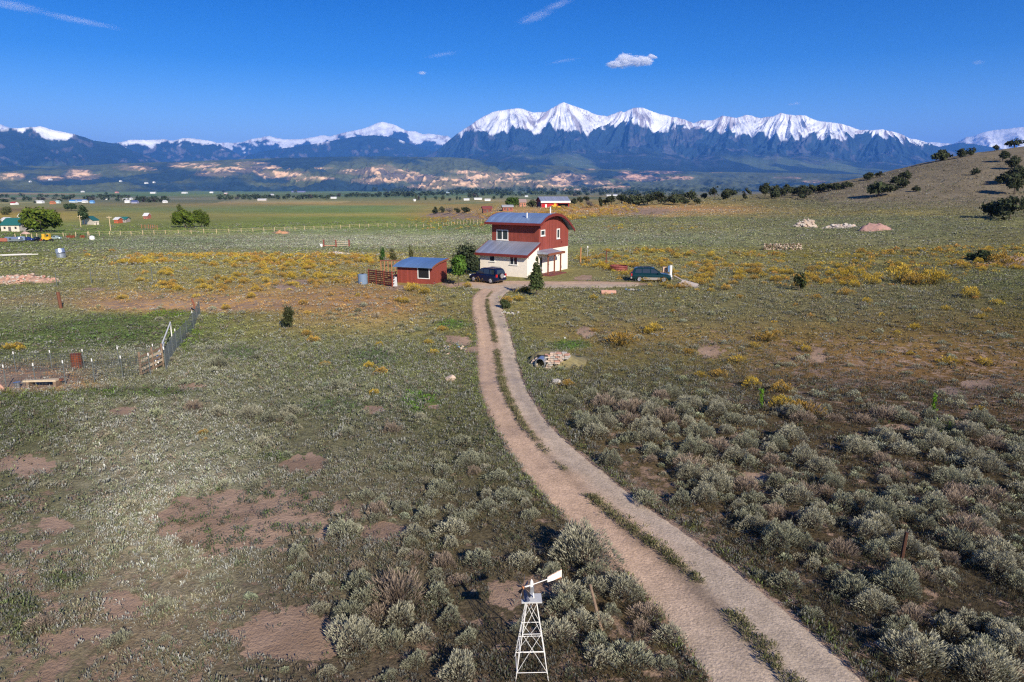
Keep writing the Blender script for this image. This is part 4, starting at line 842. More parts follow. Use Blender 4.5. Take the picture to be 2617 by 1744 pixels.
m_teag = mat('green_metal_roof', (.03, .15, .13), .5, .3)
m_yel = mat('yellow_machine_paint', (.65, .38, .03), .5)
m_bark = mat('bark', (.11, .085, .065), .95, var=.3, vscale=5)
m_wire = mat('dull_wire', (.16, .18, .18), .6, .5)
PI = math.pi
def put(root, *mbs): pass

# ------------------------------------------------------------------ house (local x runs along the front to the left, local y runs back)
def build_house():
    hx, hy = 1.783, 80.46; z0 = float(T(hx + 2, hy + 4)); ang = math.atan2(.5148, -.8573)   # local +x points left and back along the front
    # local frame: X = right-to-left mirrored; use x' = -t so that the frame stays right-handed
    rz = math.atan2(-.5148, .8573)
    r = thing('house', 'two-storey red and cream house with curved metal roof at the end of the drive', 'house', (hx, hy, 0), rz)
    W = 6.65; S0 = 2.83; D = 10.72
    # lower cream storey: lean-to and main block share the right-hand wall
    mb = MB(); pr = [(0, -.3), (0, 2.72), (2.83, 3.82), (2.83, -.3)]
    mb.prism([(0, y, z) for y, z in pr], (-W, 0, 0)); mb.obj('lean_to_wall', m_stucco, r)
    mb = MB(); mb.box(-W - .02, -.004, S0 + .002, D, -.3, 3.0); mb.obj('lower_wall', m_stucco, r)
    # roof curve over the main block
    arc = [(1.95, 6.22), (2.45, 6.42), (3.1, 6.82), (3.9, 7.08), (4.9, 7.26), (6.0, 7.30), (7.1, 7.20), (8.1, 6.95), (9.1, 6.52), (10.0, 5.98), (10.9, 5.36), (11.25, 5.10)]
    def az(y): return float(np.interp(y, [a[0] for a in arc], [a[1] for a in arc]))
    ys = np.linspace(S0 - .012, D + .012, 26)
    out = [(0.012, y, az(y) - .28) for y in ys][::-1]
    mb = MB(); mb.prism([(0.012, S0 - .012, 2.98), (0.012, D + .012, 2.98)] + out, (-W - .035, 0, 0))
    wall = mb.obj('upper_wall', m_redy, r)
    mb = MB(); mb.box(-W - .02, 0.008, S0 - .04, S0 - .014, 3.84, az(S0) - .30); mb.obj('front_siding', m_red, r)
    ya = np.interp(np.linspace(0, 1, 34), np.linspace(0, 1, len(arc)), [a[0] for a in arc]); prof = [(y, az(y)) for y in ya]
    x1, x0 = .75, -W - .62
    mb = MB(); mb.prism([(x0 + .03, y, z) for y, z in prof] + [(x0 + .03, y, z - .07) for y, z in prof[::-1]], (x1 - x0 - .06, 0, 0)); mb.obj('roof', m_roof, r, smooth=False)
    rf = r.children[-1] if r.children else None
    mb = MB()   # gable fascias follow the curve
    for xa in (x0, x1 - .06): mb.prism([(xa, y, z + .03) for y, z in prof] + [(xa, y, z - .30) for y, z in prof[::-1]], (.06, 0, 0))
    mb.obj('curved_fascia', m_trim, r)
    mb = MB().box(x0 + .06, x1 - .06, 1.88, 1.95, 5.98, 6.26); mb.obj('fascia', m_trim, r)
    mb = MB().box(x0 + .06, x1 - .06, 1.96, 2.9, 6.02, 6.06); mb.obj('soffit', m_trim, r)
    # lean-to roof
    k = (3.82 - 2.72) / 2.83
    def lz(y): return 2.80 + k * y
    mb = MB(); y0 = -.48; mb.prism([(-W - .55, y, z) for y, z in [(y0, lz(y0) + .06), (S0 - .045, lz(S0) + .06), (S0 - .045, lz(S0) - .02), (y0, lz(y0) - .02)]], (W + .85, 0, 0)); mb.obj('lean_to_roof', m_rooft, r)
    mb = MB().box(-W - .55, .30, y0 - .06, y0 - .004, lz(y0) - .24, lz(y0) + .08)
    for xa in (-W - .58, .30): mb.prism([(xa, y0 - .06, lz(y0) - .24), (xa, S0 - .05, lz(S0) - .24), (xa, S0 - .05, lz(S0) + .08), (xa, y0 - .06, lz(y0) + .08)], (.05, 0, 0))
    mb.obj('lean_to_fascia', m_trim, r)
    def window(nm, face, a0, a1, z0_, z1_, panes=1, fr=.09, fm=m_white, gm=m_glass, sill=True):
        """face 'f0' lean-to front, 'f1' upper front, 'r' right wall; a measured from the near corner"""
        P = {'f0': lambda a, z, o: (-a, -o, z), 'f1': lambda a, z, o: (-a, S0 - .04 - o, z), 'r': lambda a, z, o: (.012 + o, a, z)}[face]
        def slab(mb, a_, b_, c, d, o0, o1):
            p = [P(a_, c, o0), P(b_, c, o0), P(b_, d, o0), P(a_, d, o0)]; q = Vector(P(a_, c, o1)) - Vector(P(a_, c, o0)); mb.prism(p, q)
        mb = MB(); slab(mb, a0, a1, z0_, z0_ + fr, -.05, .05); slab(mb, a0, a1, z1_ - fr, z1_, -.05, .05); slab(mb, a0, a0 + fr, z0_ + fr, z1_ - fr, -.05, .045); slab(mb, a1 - fr, a1, z0_ + fr, z1_ - fr, -.05, .045)
        for i in range(1, panes):
            c = a0 + (a1 - a0) * i / panes; slab(mb, c - fr * .7, c + fr * .7, z0_ + fr, z1_ - fr, -.05, .04)
        w_ = mb.obj('window', fm, r)
        g = MB(); slab(g, a0 + fr, a1 - fr, z0_ + fr, z1_ - fr, .0, .012); g.obj('pane', gm, w_)
        if sill: s_ = MB(); slab(s_, a0 - .06, a1 + .06, z0_ - .06, z0_, -.02, .10); s_.obj('sill', fm, w_)
        return w_
    window('w', 'f1', 4.29, 5.98, 4.06, 5.32, 2)
    window('w', 'f0', 1.28, 2.38, 1.42, 2.38, 2, .07)
    window('w', 'f0', 4.50, 5.25, 1.66, 2.34, 1, .05)
    window('w', 'r', 3.22, 4.32, 4.68, 5.42, 1, .12)
    window('w', 'r', 7.42, 8.26, 4.10, 5.36, 1, .13)
    # porch: small hipped canopy on posts before the door
    mb = MB(); a, b, o = 2.35, 6.7, 1.55; zc_, ze = 3.02, 2.48
    mb.add([(.02, a, zc_), (.02, b - .6, zc_), (o, a + .05, ze + .28), (o, b, ze + .1), (.02, a, ze + .12), (.02, b, ze + .02), (o, a + .05, ze + .14), (o, b, ze - .02), (.02, b, ze + .2)],
           [(0, 1, 3, 2), (1, 8, 3), (0, 2, 6, 4), (4, 6, 7, 5), (2, 3, 7, 6), (3, 8, 5, 7), (0, 4, 5, 8, 1)])
    cn = mb.obj('porch_roof', m_rooft, r); mb = MB(); mb.box(o + .002, o + .06, a, b + .05, ze - .04, ze + .24); mb.box(.02, o, b + .03, b + .09, ze - .06, ze + .22); mb.obj('porch_fascia', m_woodr, cn)
    for yy in (2.7, 4.35, 6.0): MB().box(o - .3, o - .16, yy, yy + .14, .12, ze + .1).obj('post', m_woodr, r)
    MB().box(.02, 1.9, 2.4, 6.6, -.2, .12).obj('porch_step', mat('porch_boards', (.16, .05, .045), .8), r)
    d = MB().box(.0, .05, 4.55, 5.5, .13, 2.2).obj('door', mat('door_paint', (.72, .66, .58), .6), r); MB().tube((.06, 5.35, 1.1), (.12, 5.35, 1.1), .04).obj('handle', m_galv, d)
    d = MB().box(-.02, .04, 2.92, 3.7, .9, 2.2).obj('window', m_white, r); MB().box(.041, .05, 3.0, 3.62, .98, 2.12).obj('pane', m_glass, d)
    # flues on the roof, lamp and meter boxes on the wall
    for (t, s, h) in ((1.85, 3.15, .62), (1.0, 7.6, .95)):
        p = MB().tube((-t, s, az(s) - .1), (-t, s, az(s) + h), .075).obj('flue', m_white, r); MB().tube((-t, s, az(s) + h), (-t, s, az(s) + h + .08), .12).obj('flue_cap', m_galv, p)
    MB().box(.0, .14, 7.9, 8.1, 2.0, 2.3).obj('wall_lamp', m_galv, r)
    MB().box(.0, .12, 8.5, 8.75, .25, .62).obj('meter_box', m_galv, r)
    MB().box(.0, .10, 8.75, 8.9, 3.55, 3.75).obj('vent', m_trim, r)
    MB().box(.02, .18, .1, .35, 2.35, 2.62).obj('wall_lamp', m_white, r)
    return r
build_house()

# ------------------------------------------------------------------ red shed
def build_shed():
    p = np.array([-8.71, 74.86]); f = np.array([-4.15, 1.50]); L_ = 4.41; rz = math.atan2(-f[1], -f[0])
    z0 = float(T(-10.5, 77)) - .02
    r = thing('shed', 'small red board shed with blue metal roof left of the house', 'shed', (p[0], p[1], z0), rz)
    DW = 3.6
    mb = MB(); mb.prism([(0, 0, -.3), (0, DW, -.3), (0, DW, 2.36), (0, DW * .5, 2.24), (0, 0, 1.92)], (-L_, 0, 0)); mb.obj('wall', mat('shed_boards', (.25, .052, .036), .8, var=.14, stripe=(0, .25, .78, .08)), r)
    pf = [(-.42, 1.82), (0, 1.96), (.7, 2.14), (1.6, 2.28), (2.6, 2.37), (3.6, 2.43), (4.0, 2.44)]
    mb = MB(); mb.prism([(.12, y, z + .07) for y, z in pf] + [(.12, y, z + .0) for y, z in pf[::-1]], (-L_ - .42, 0, 0)); mb.obj('roof', mat('shed_roof_metal', (.15, .26, .46), .45, .35, var=.1, stripe=(0, .45, .8, .07)), r)
    mb = MB(); mb.prism([(.12, y, z + .09) for y, z in pf] + [(.12, y, z - .10) for y, z in pf[::-1]], (.05, 0, 0)); mb.obj('fascia', m_woodr, r)
    mb = MB()
    a0, a1, z1, z2 = .38, 1.86, .58, 1.80
    for q in ((a0, a1, z1, z1 + .09), (a0, a0 + .09, z1 + .09, z2), (a1 - .09, a1, z1 + .09, z2)): mb.box(-q[1], -q[0], -.05, .05, q[2], q[3])
    w_ = mb.obj('window', m_white, r); MB().box(-a1 + .09, -a0 - .09, -.02, .0, z1 + .09, z2).obj('pane', m_dark, w_)
    MB().box(.0, .03, .25, .4, .0, .35).obj('wall_patch', m_trim, r)
build_shed()

# ------------------------------------------------------------------ vehicles
def wheel(root, x, y, R_, w_=.22, side=1, cover=None):
    t = MB(); n = 20
    t.loft([[(x + R_ * k * math.cos(2 * PI * i / n), y + d, R_ + R_ * k * math.sin(2 * PI * i / n)) for i in range(n)] for d, k in ((-w_ / 2, .86), (-w_ / 2 + .03, 1), (w_ / 2 - .03, 1), (w_ / 2, .86))]); ty = t.obj('wheel', m_tyre, root)
    rm = MB(); yo = y + side * (w_ / 2 + .004)
    rm.loft([[(x + R_ * k * math.cos(2 * PI * i / n), yo + side * d, R_ + R_ * k * math.sin(2 * PI * i / n)) for i in range(n)] for d, k in ((-.03, .66), (.012, .64), (.0, .52))]); 
    for i in range(5):
        a = 2 * PI * i / 5 + .3; rm.tube((x, yo + side * .01, R_), (x + R_ * .6 * math.cos(a), yo + side * .02, R_ + R_ * .6 * math.sin(a)), .05, .035, 4)
    rm.obj('rim', m_rim, ty)
def car(name, label, loc, rz, length, width, height, paint, profile, belt, roof, wheels, wr, low=None, spare=False, rack=False):
    """profile: lower body top line [(x, z)]; roof: [(x, z)] cabin outline from rear to front; x forward"""
    r = thing(name, label, 'car', loc, rz); hw = width / 2
    xs = sorted({-length / 2, length / 2} | {p[0] for p in profile}); rings = []
    for x in np.linspace(-length / 2, length / 2, 25):
        zt = float(np.interp(x, [p[0] for p in profile], [p[1] for p in profile])); e = abs(x) / (length / 2)
        wv = hw * (1 - .10 * max(0, (e - .82) / .18) ** 2 - .03 * e); zb = .22 + .16 * max(0, (e - .8) / .2) ** 1.5
        h_ = zt - zb
        rings.append([(x, -wv * .93, zb), (x, -wv * 1.0, zb + .14), (x, -wv, zb + h_ * .55), (x, -wv * .97, zb + h_ * .86), (x, -wv * .86, zt), (x, wv * .86, zt), (x, wv * .97, zb + h_ * .86), (x, wv, zb + h_ * .55), (x, wv, zb + .14), (x, wv * .93, zb)])
    MB().loft(rings).obj('body', paint, r, smooth=False)
    # cabin shell with tumblehome
    def ring(x0_, z0_): return None
    rx = [p[0] for p in roof]; rzv = [p[1] for p in roof]; cab = []
    xsn = np.linspace(rx[0], rx[-1], 27)
    for x in xsn:
        z = float(np.interp(x, rx, rzv)); k = max(0, (z - belt) / (height - belt)); a = hw * (.90 - .17 * k)
        cab.append([(x, -hw * .90, belt - .06), (x, -a, max(z - .05, belt - .05)), (x, -a * .86, z), (x, a * .86, z), (x, a, max(z - .05, belt - .05)), (x, hw * .90, belt - .06)])
    MB().loft(cab).obj('cabin', paint, r)
    # side windows: dark panes standing on the tumblehome
    def side(x0_, x1_, zb_, zt_, x0t, x1t, nm='window'):
        for sgn in (1, -1):
            g = MB(); q = []
            for (x, z) in ((x0_, zb_), (x1_, zb_), (x1t, zt_), (x0t, zt_)):
                k = (z - belt) / (height - belt); zz = min(z, float(np.interp(x, rx, rzv)) - .07); 
                y = hw * (.90 - .17 * max(0, ((float(np.interp(x, rx, rzv)) - belt) / (height - belt))) * (zz - belt + .05) / max(float(np.interp(x, rx, rzv)) - belt, .1))
                q.append((x, sgn * (y + .012), zz))
            g.prism(q, (0, sgn * .01, 0)); g.obj(nm, m_glass, r)
    return r, side, hw, rx, rzv
def suv():
    x, y, z = G(1247, 727); loc = (float(x[0]) - .1, float(y[0]) + 1.6, float(T(x[0], y[0] + 1.6)) + .02); rz = rad(139)
    L_ = 4.2; r, side, hw, rx, rzv = car('suv', 'dark blue sport utility vehicle with spare wheel on its tailgate, parked by the cream wall', loc, rz, L_, 1.8, 1.69, m_navy,
        [(-2.1, .92), (-1.9, 1.0), (-.2, 1.02), (.85, 1.0), (1.25, .96), (1.85, .84), (2.1, .62)], 1.0,
        [(-2.02, 1.0), (-1.86, 1.6), (-1.5, 1.68), (-.2, 1.69), (.3, 1.62), (1.05, 1.0)], None, .34)
    side(-1.72, -1.05, 1.06, 1.54, -1.62, -1.05); side(-.95, -.12, 1.06, 1.56, -.95, -.12); side(-.02, .86, 1.06, 1.55, -.02, .36)
    g = MB(); g.prism([(-2.035, -.62, 1.06), (-2.035, .62, 1.06), (-1.90, .52, 1.53), (-1.90, -.52, 1.53)], (-.012, 0, .004)); g.obj('rear_window', m_glass, r)
    g = MB(); g.prism([(1.0, -.66, 1.08), (1.0, .66, 1.08), (.42, .56, 1.58), (.42, -.56, 1.58)], (.02, 0, .02)); g.obj('windscreen', m_glass, r)
    for sx_ in (-1.28, 1.32):
        for sg in (1, -1): wheel(r, sx_, sg * (hw - .10), .35, .22, sg)
    sp = MB(); n = 18
    sp.loft([[(-2.12 - d, .12 + .33 * k * math.cos(2 * PI * i / n), .90 + .33 * k * math.sin(2 * PI * i / n)) for i in range(n)] for d, k in ((0, .9), (.03, 1), (.17, 1), (.2, .86))]); s_ = sp.obj('spare_wheel', m_tyre, r)
    c = MB(); c.loft([[(-2.325 - d, .12 + .27 * k * math.cos(2 * PI * i / n), .90 + .27 * k * math.sin(2 * PI * i / n)) for i in range(n)] for d, k in ((0, 1), (.02, .95))]); c.obj('spare_cover', m_rim, s_)
    for sg in (1, -1):
        MB().box(-2.12, -2.0, sg * .74 - .1, sg * .74 + .1, .78, 1.08).obj('tail_lamp', m_tail, r); MB().box(2.0, 2.09, sg * .66 - .13, sg * .66 + .13, .64, .8).obj('headlight', m_head, r)
        MB().box(.62, .80, sg * (hw + .02) - .1, sg * (hw + .02) + .1, 1.0, 1.14).obj('mirror', m_navy, r)
    MB().box(-2.16, -2.11, -.62, -.30, .70, .86).obj('licence_plate', m_white, r)
    MB().box(-2.17, -2.0, -.82, .82, .40, .58).obj('rear_bumper', m_navy, r, bevel=.03)
    MB().box(2.0, 2.14, -.8, .8, .36, .56).obj('front_bumper', m_navy, r, bevel=.03)
    for sg in (1, -1): MB().box(-1.5, .1, sg * .62 - .02, sg * .62 + .02, 1.71, 1.75).obj('roof_rail', m_rim, r)
suv()
def wagon():
    x, y, z = G(1668, 722); loc = (float(x[0]) + .0, float(y[0]) + .9, float(T(x[0], y[0] + .9)) + .02); rz = rad(-9)
    r, side, hw, rx, rzv = car('station_wagon', 'dark green station wagon with silver lower cladding at the right end of the drive', loc, rz, 4.5, 1.75, 1.58, m_teal,
        [(-2.25, .86), (-2.1, .93), (.6, .95), (1.0, .94), (1.5, .88), (2.1, .76), (2.25, .58)], .93,
        [(-2.18, .93), (-1.95, 1.45), (-1.7, 1.56), (-.2, 1.58), (.2, 1.54), (1.1, .93)], None, .32)
    side(-1.85, -1.12, .99, 1.45, -1.72, -1.12); side(-1.02, -.2, .99, 1.47, -1.02, -.2); side(-.1, .86, .99, 1.46, -.1, .28)
    g = MB(); g.prism([(1.05, -.64, .99), (1.05, .64, .99), (.34, .54, 1.5), (.34, -.54, 1.5)], (.02, 0, .02)); g.obj('windscreen', m_glass, r)
    g = MB(); g.prism([(-2.19, -.6, 1.0), (-2.19, .6, 1.0), (-1.98, .5, 1.42), (-1.98, -.5, 1.42)], (-.02, 0, .01)); g.obj('rear_window', m_glass, r)
    for sx_ in (-1.32, 1.36):
        for sg in (1, -1): wheel(r, sx_, sg * (hw - .09), .33, .2, sg)
    for sg in (1, -1):
        MB().box(-.94, .96, sg * (hw + .01) - .02, sg * (hw + .01) + .02, .24, .52).obj('cladding', m_clad, r)
        MB().box(-2.27, -2.15, sg * .72 - .1, sg * .72 + .1, .66, .92).obj('tail_lamp', m_tail, r)
        MB().box(2.10, 2.27, sg * .62 - .16, sg * .62 + .16, .58, .76).obj('headlight', m_head, r)
        MB().box(.66, .82, sg * (hw + .03) - .09, sg * (hw + .03) + .09, .94, 1.06).obj('mirror', m_teal, r)
        MB().box(-1.6, .0, sg * .56 - .02, sg * .56 + .02, 1.59, 1.63).obj('roof_rail', m_dark, r)
    MB().box(2.14, 2.32, -.82, .82, .30, .54).obj('front_bumper', m_clad, r, bevel=.03); MB().box(-2.33, -2.16, -.82, .82, .32, .56).obj('rear_bumper', m_clad, r, bevel=.03)
wagon()

# ------------------------------------------------------------------ little windmill
def windmill():
    bx, by = .42, 13.15; z0 = float(T(bx, by)) - .02
    r = thing('windmill', 'small white ornamental windmill on a lattice tower among sagebrush', 'windmill', (bx, by, z0), rad(2))
    hb, ht, hz = .36, .10, 1.78
    def P(i, t): k = hb + (ht - hb) * t; s_ = [(-1, -1), (1, -1), (1, 1), (-1, 1)][i % 4]; return Vector((s_[0] * k, s_[1] * k, hz * t))
    for i in range(4): MB().tube(P(i, 0), P(i, 1), .0095, .009, 6).obj('leg', m_white, r)
    for t in (.12, .38, .60):
        mb = MB(); 
        for i in range(4): mb.tube(P(i, t), P(i + 1, t), .008, n=5)
        mb.obj('crossbar', m_white, r)
    mb = MB()
    for a, b in ((.12, .60), (.60, .97)):
        for i in range(4):
            mb.tube(P(i, a), P(i + 1, b), .005, n=5); mb.tube(P(i + 1, a), P(i, b), .005, n=5)
    mb.obj('brace', m_white, r)
    MB().box(-.22, .22, -.16, .16, hz, hz + .03).obj('platform', mat('grey_painted_plate', (.50, .50, .50), .6, var=.1), r)
    # mast, head, hub
    for sx_ in (-1, 1): MB().tube((sx_ * .05, .0, hz + .03), (sx_ * .01, .0, hz + .34), .014, n=6).obj('mast_leg', m_white, r)
    hd = []
    hd.append(MB().box(-.045, .045, -.03, .03, hz + .16, hz + .30).obj('gearbox', m_galv, r))
    MB().lathe([(.045, hz + .34), (.035, hz + .42), (.005, hz + .48)], 10).obj('finial', m_white, r)
    hubx = -.17; hzc = hz + .34
    hd.append(MB().tube((hubx - .05, 0, hzc), (.02, 0, hzc), .016, n=8).obj('axle', m_white, r))
    hd.append(MB().tube((hubx - .06, 0, hzc), (hubx - .01, 0, hzc), .035, .03, 10).obj('hub', m_rustl, r))
    bl = [mat('blade_paint', c_, .6) for c_ in ((.10, .13, .20), (.42, .25, .12), (.05, .05, .06), (.16, .17, .22))]
    for i in range(12):
        a = 2 * PI * i / 12 + .15; d = Vector((0.0, math.cos(a), math.sin(a))); n_ = Vector((1, 0, 0)); tdir = d.cross(n_)
        c0 = Vector((hubx - .03, 0, hzc)); tw = (tdir * .9 + n_ * .45).normalized()
        q = [c0 + d * .05 - tw * .010, c0 + d * .05 + tw * .010, c0 + d * .31 + tw * .040, c0 + d * .31 - tw * .040]
        hd.append(MB().prism(q, n_ * .003).obj('blade', bl[i % 4], r))
    hd.append(MB().tube((0, 0, hzc), (.42, 0, hzc + .02), .010, n=6).obj('tail_boom', m_white, r))
    mb = MB(); mb.prism([(.40, 0, hzc - .055), (.76, 0, hzc - .05), (.76, 0, hzc + .16), (.40, 0, hzc + .085)], (-.0, .004, 0)); v = mb.obj('tail_vane', mat('worn_white_vane', (.80, .77, .70), .6, var=.08, vscale=6), r); hd.append(v)
    mb = MB()
    for x0_, x1_, a, b in ((.40, .52, .085, .110), (.53, .64, .112, .135), (.65, .76, .137, .16)): mb.prism([(x0_, -.001, hzc + a - .014), (x1_, -.001, hzc + b - .014), (x1_, -.001, hzc + b), (x0_, -.001, hzc + a)], (0, -.003, 0))
    mb.prism([(.58, -.001, hzc - .052), (.75, -.001, hzc - .05), (.75, -.001, hzc - .022), (.62, -.001, hzc - .04)], (0, -.003, 0))
    mb.obj('rust_edge', m_rustl, v)
    for o in hd: o.rotation_euler = (0, 0, rad(26))
windmill()
# ------------------------------------------------------------------ trees
def leafcloud(n, blobs, size, seed, col, var=.22, shell=.55, elong=1.0, dark=(.6, .6, .6)):
    """leaf clumps spread through a handful of overlapping volumes, with gaps"""
    r = np.random.default_rng(seed); blobs = np.array(blobs, float); wt = blobs[:, 3] * blobs[:, 4]; wt = wt / wt.sum(); b = r.choice(len(blobs), n, p=wt)
    d = r.normal(size=(n, 3)); d /= np.linalg.norm(d, axis=1)[:, None]; q = shell + (1 - shell) * r.random(n) ** .5; q = np.where(r.random(n) < .25, r.random(n) ** .5 * .8, q)
    lump = 1 + .20 * np.sin(d[:, 0] * 5 + b * 1.7) * np.sin(d[:, 1] * 6 + b) + .14 * np.sin(d[:, 2] * 8 + b * 2.3)
    P = blobs[b, :3] + d * (q * lump)[:, None] * blobs[b][:, [3, 3, 4]]
    g = fbm(P[:, 0] * 1.3 / size * .25 + P[:, 2] * .4 / size, P[:, 1] * .33 / size + P[:, 2] * .9 / size * .3, 2, seed); k = g > -.28; P = P[k]; d = d[k]; b = b[k]; g = g[k]; n = len(P)
    nrm = d + r.normal(0, .7, (n, 3)); nrm /= np.linalg.norm(nrm, axis=1)[:, None]; u = np.cross(nrm, r.normal(size=(n, 3))); u /= np.linalg.norm(u, axis=1)[:, None]; v = np.cross(nrm, u)
    s_ = size * (.6 + .8 * r.random(n))[:, None]
    V = np.stack([P - u * s_ * .5, P + v * s_ * .32 * elong, P + u * s_ * .5, P - v * s_ * .32 * elong], 1).reshape(-1, 3)
    c = np.array(col) * (1 + .5 * g[:, None]) * (1 + r.normal(0, var, (n, 1))).clip(.5, 1.7) * (1 + r.normal(0, .05, (n, 3)))
    return V, np.arange(n * 4).reshape(n, 4), np.repeat(c.clip(0, 1), 4, 0)
def limbs(mb, top, rb, blobs, seed, lean=0):
    r = random.Random(seed); mb.path([(0, 0, -.2), (lean * .3, 0, top * .35), (lean, 0, top)], [rb, rb * .75, rb * .45], 7)
    for bx, by, bz, br, bh in blobs: 
        st = Vector((lean * .6, 0, top * r.uniform(.4, .9))); mb.path([tuple(st), tuple(st.lerp(Vector((bx, by, bz)), .5) + Vector((0, 0, br * .1))), (bx, by, bz)], [rb * .4, rb * .25, rb * .08], 5)
    return mb
def tree(name, label, px, py, hpx, wpx, kind, seed, group=None, loc=None, dz=0, parts=True):
    if loc is None:
        p = g1(px, py); x, y, z = p
    else: x, y, z = loc
    zc = y * math.cos(PITCH) + (CAM_H - z) * math.sin(PITCH); h = hpx / F_PX * zc; w_ = wpx / F_PX * zc
    r = thing(name, label, 'tree', (x, y, z - .05), 0, group); R_ = random.Random(seed); rw = w_ / 2
    if kind == 'conifer':
        blobs = [(R_.uniform(-.05, .05) * rw, R_.uniform(-.05, .05) * rw, h * (.30 + .62 * t), rw * (1.05 - .85 * t ** 1.2) * R_.uniform(.8, 1.15), h * .12) for t in np.linspace(0, 1, 7)]
        col, size, n, sh = (.065, .085, .034), w_ * .10, 3600, .3; trunk_h = h * .9; rb = h * .018
    elif kind == 'juniper':
        nb = R_.randint(4, 6); blobs = [(R_.uniform(-.55, .55) * rw, R_.uniform(-.4, .4) * rw, h * R_.uniform(.34, .66), rw * R_.uniform(.34, .6), h * R_.uniform(.24, .34)) for _ in range(nb)] + [(0, 0, h * .70, rw * .45, h * .30)]
        col, size, n, sh = (.060, .070, .038), w_ * .11, 1500, .3; trunk_h = h * .55; rb = w_ * .035
    elif kind == 'twoball':
        blobs = [(-.15 * rw, 0, h * .27, rw * .8, h * .25), (.12 * rw, 0, h * .66, rw * .68, h * .32), (0, .1 * rw, h * .45, rw * .6, h * .25)]
        col, size, n, sh = (.075, .085, .038), w_ * .085, 2600, .3; trunk_h = h * .7; rb = h * .02
    elif kind == 'round':
        nb = 10; blobs = [(math.cos(i * .7 * PI + seed) * rw * .58, math.sin(i * .7 * PI + seed) * rw * .5, h * R_.uniform(.28, .66), rw * R_.uniform(.38, .5), h * R_.uniform(.22, .30)) for i in range(nb)] + [(0, 0, h * .62, rw * .68, h * .37)]
        col, size, n, sh = (.095, .150, .030), w_ * .068, 7000, .4; trunk_h = h * .6; rb = w_ * .03
    elif kind == 'aspen':
        blobs = [(R_.uniform(-.45, .45) * rw, R_.uniform(-.3, .3) * rw, h * R_.uniform(.42, .9), rw * R_.uniform(.32, .5), h * R_.uniform(.12, .2)) for _ in range(8)] + [(0, 0, h * .55, rw * .55, h * .25)]
        col, size, n, sh = (.12, .19, .04), w_ * .085, 2400, .4; trunk_h = h * .8; rb = h * .015
    else:   # bare grey shrub or tree
        blobs = [(R_.uniform(-.5, .5) * rw, R_.uniform(-.3, .3) * rw, h * R_.uniform(.4, .7), rw * R_.uniform(.35, .5), h * R_.uniform(.2, .32)) for _ in range(5)]
        col, size, n, sh = (.20, .17, .15), w_ * .05, 900, .3; trunk_h = h * .5; rb = w_ * .03
    if isinstance(kind, tuple): pass
    if hpx < 26: n = int(n * .55)
    V, Fq, C = leafcloud(n, blobs, size, seed, TREECOL.get(name + label, col) if False else (CUR if CUR else col), shell=sh, elong=1.6 if kind == 'conifer' else 1.1)
    c = mesh_np('crown', V, Fq, FM, C); c.parent = r
    limbs(MB(), trunk_h, rb, blobs[:5], seed).obj('trunk', m_bark, r); return r
TREECOL = {}; CUR = None
tree('spruce', 'small dark green spruce with a bare lower trunk in front of the cream house wall', 1371, 757, 98, 42, 'conifer', 3)
tree('spruce', 'small bushy juniper standing alone in scrub below the red shed', 738, 838, 62, 40, 'twoball', 5)
CUR = (.10, .18, .035)
tree('leafy_tree', 'bright green leafy tree between the red shed and the blue car', 1172, 730, 78, 64, 'aspen', 6)
CUR = (.055, .070, .040)
tree('dark_tree', 'big dark bushy tree against the left wall of the house', 1192, 712, 84, 76, 'round', 7, loc=(-5.6, 83.6, float(T(-5.6, 83.6))))
CUR = (.05, .11, .03)
tree('leafy_tree', 'narrow bright green tree left of the red shed roof', 979, 686, 56, 26, 'aspen', 8)
CUR = (.10, .10, .045)
tree('leafy_tree', 'thin olive tree behind the left end of the red shed', 1006, 684, 54, 26, 'aspen', 9)
tree('leafy_tree', 'small olive tree peeping over the red shed roof', 1050, 672, 46, 20, 'aspen', 10)
CUR = (.06, .075, .035)
tree('shrub', 'low dark shrub at the edge of the drive left of the spruce', 1343, 748, 16, 36, 'juniper', 11)['category'] = 'shrub'
tree('shrub', 'dark green shrub beside the bend of the drive', 1294, 790, 30, 34, 'juniper', 12)['category'] = 'shrub'
tree('shrub', 'dark upright shrub among yellow bushes in the right field', 2042, 744, 50, 36, 'juniper', 13)['category'] = 'shrub'
tree('shrub', 'wide dark shrub at the far right edge beside bare earth', 2520, 668, 28, 90, 'juniper', 14)['category'] = 'shrub'
tree('shrub', 'dark bush at the foot of the cream front wall', 1358, 716, 22, 20, 'juniper', 15)['category'] = 'shrub'
CUR = (.10, .135, .022)
tree('broadleaf_tree', 'very large round green tree beside the green-roofed farmhouse', 106, 594, 64, 98, 'round', 21)
tree('broadleaf_tree', 'left and larger of the two touching round trees in the green field', 474, 582, 46, 60, 'round', 22)
tree('broadleaf_tree', 'right one of the two touching round trees in the green field', 515, 580, 46, 42, 'round', 23)
CUR = (.095, .115, .035)
tree('broadleaf_tree', 'smaller tree whose crown shows above the touching pair', 467, 574, 50, 28, 'aspen', 24)
CUR = (.055, .085, .040)
tree('broadleaf_tree', 'tall ragged dark tree between the power poles', 217, 576, 50, 42, 'aspen', 25)
tree('broadleaf_tree', 'small dark round tree in front of the blue-roofed barns', 182, 539, 20, 32, 'round', 26)
tree('broadleaf_tree', 'dark tree cut by the left edge of the picture by the farmhouse', 0, 590, 38, 22, 'round', 27)
CUR = (.10, .11, .05)
tree('broadleaf_tree', 'pale olive tree in the tan field at far left', 18, 549, 22, 26, 'round', 28)
CUR = (.075, .12, .03)
tree('broadleaf_tree', 'bright green tree just left of the red barn', 1308, 532, 30, 38, 'round', 29)
CUR = None
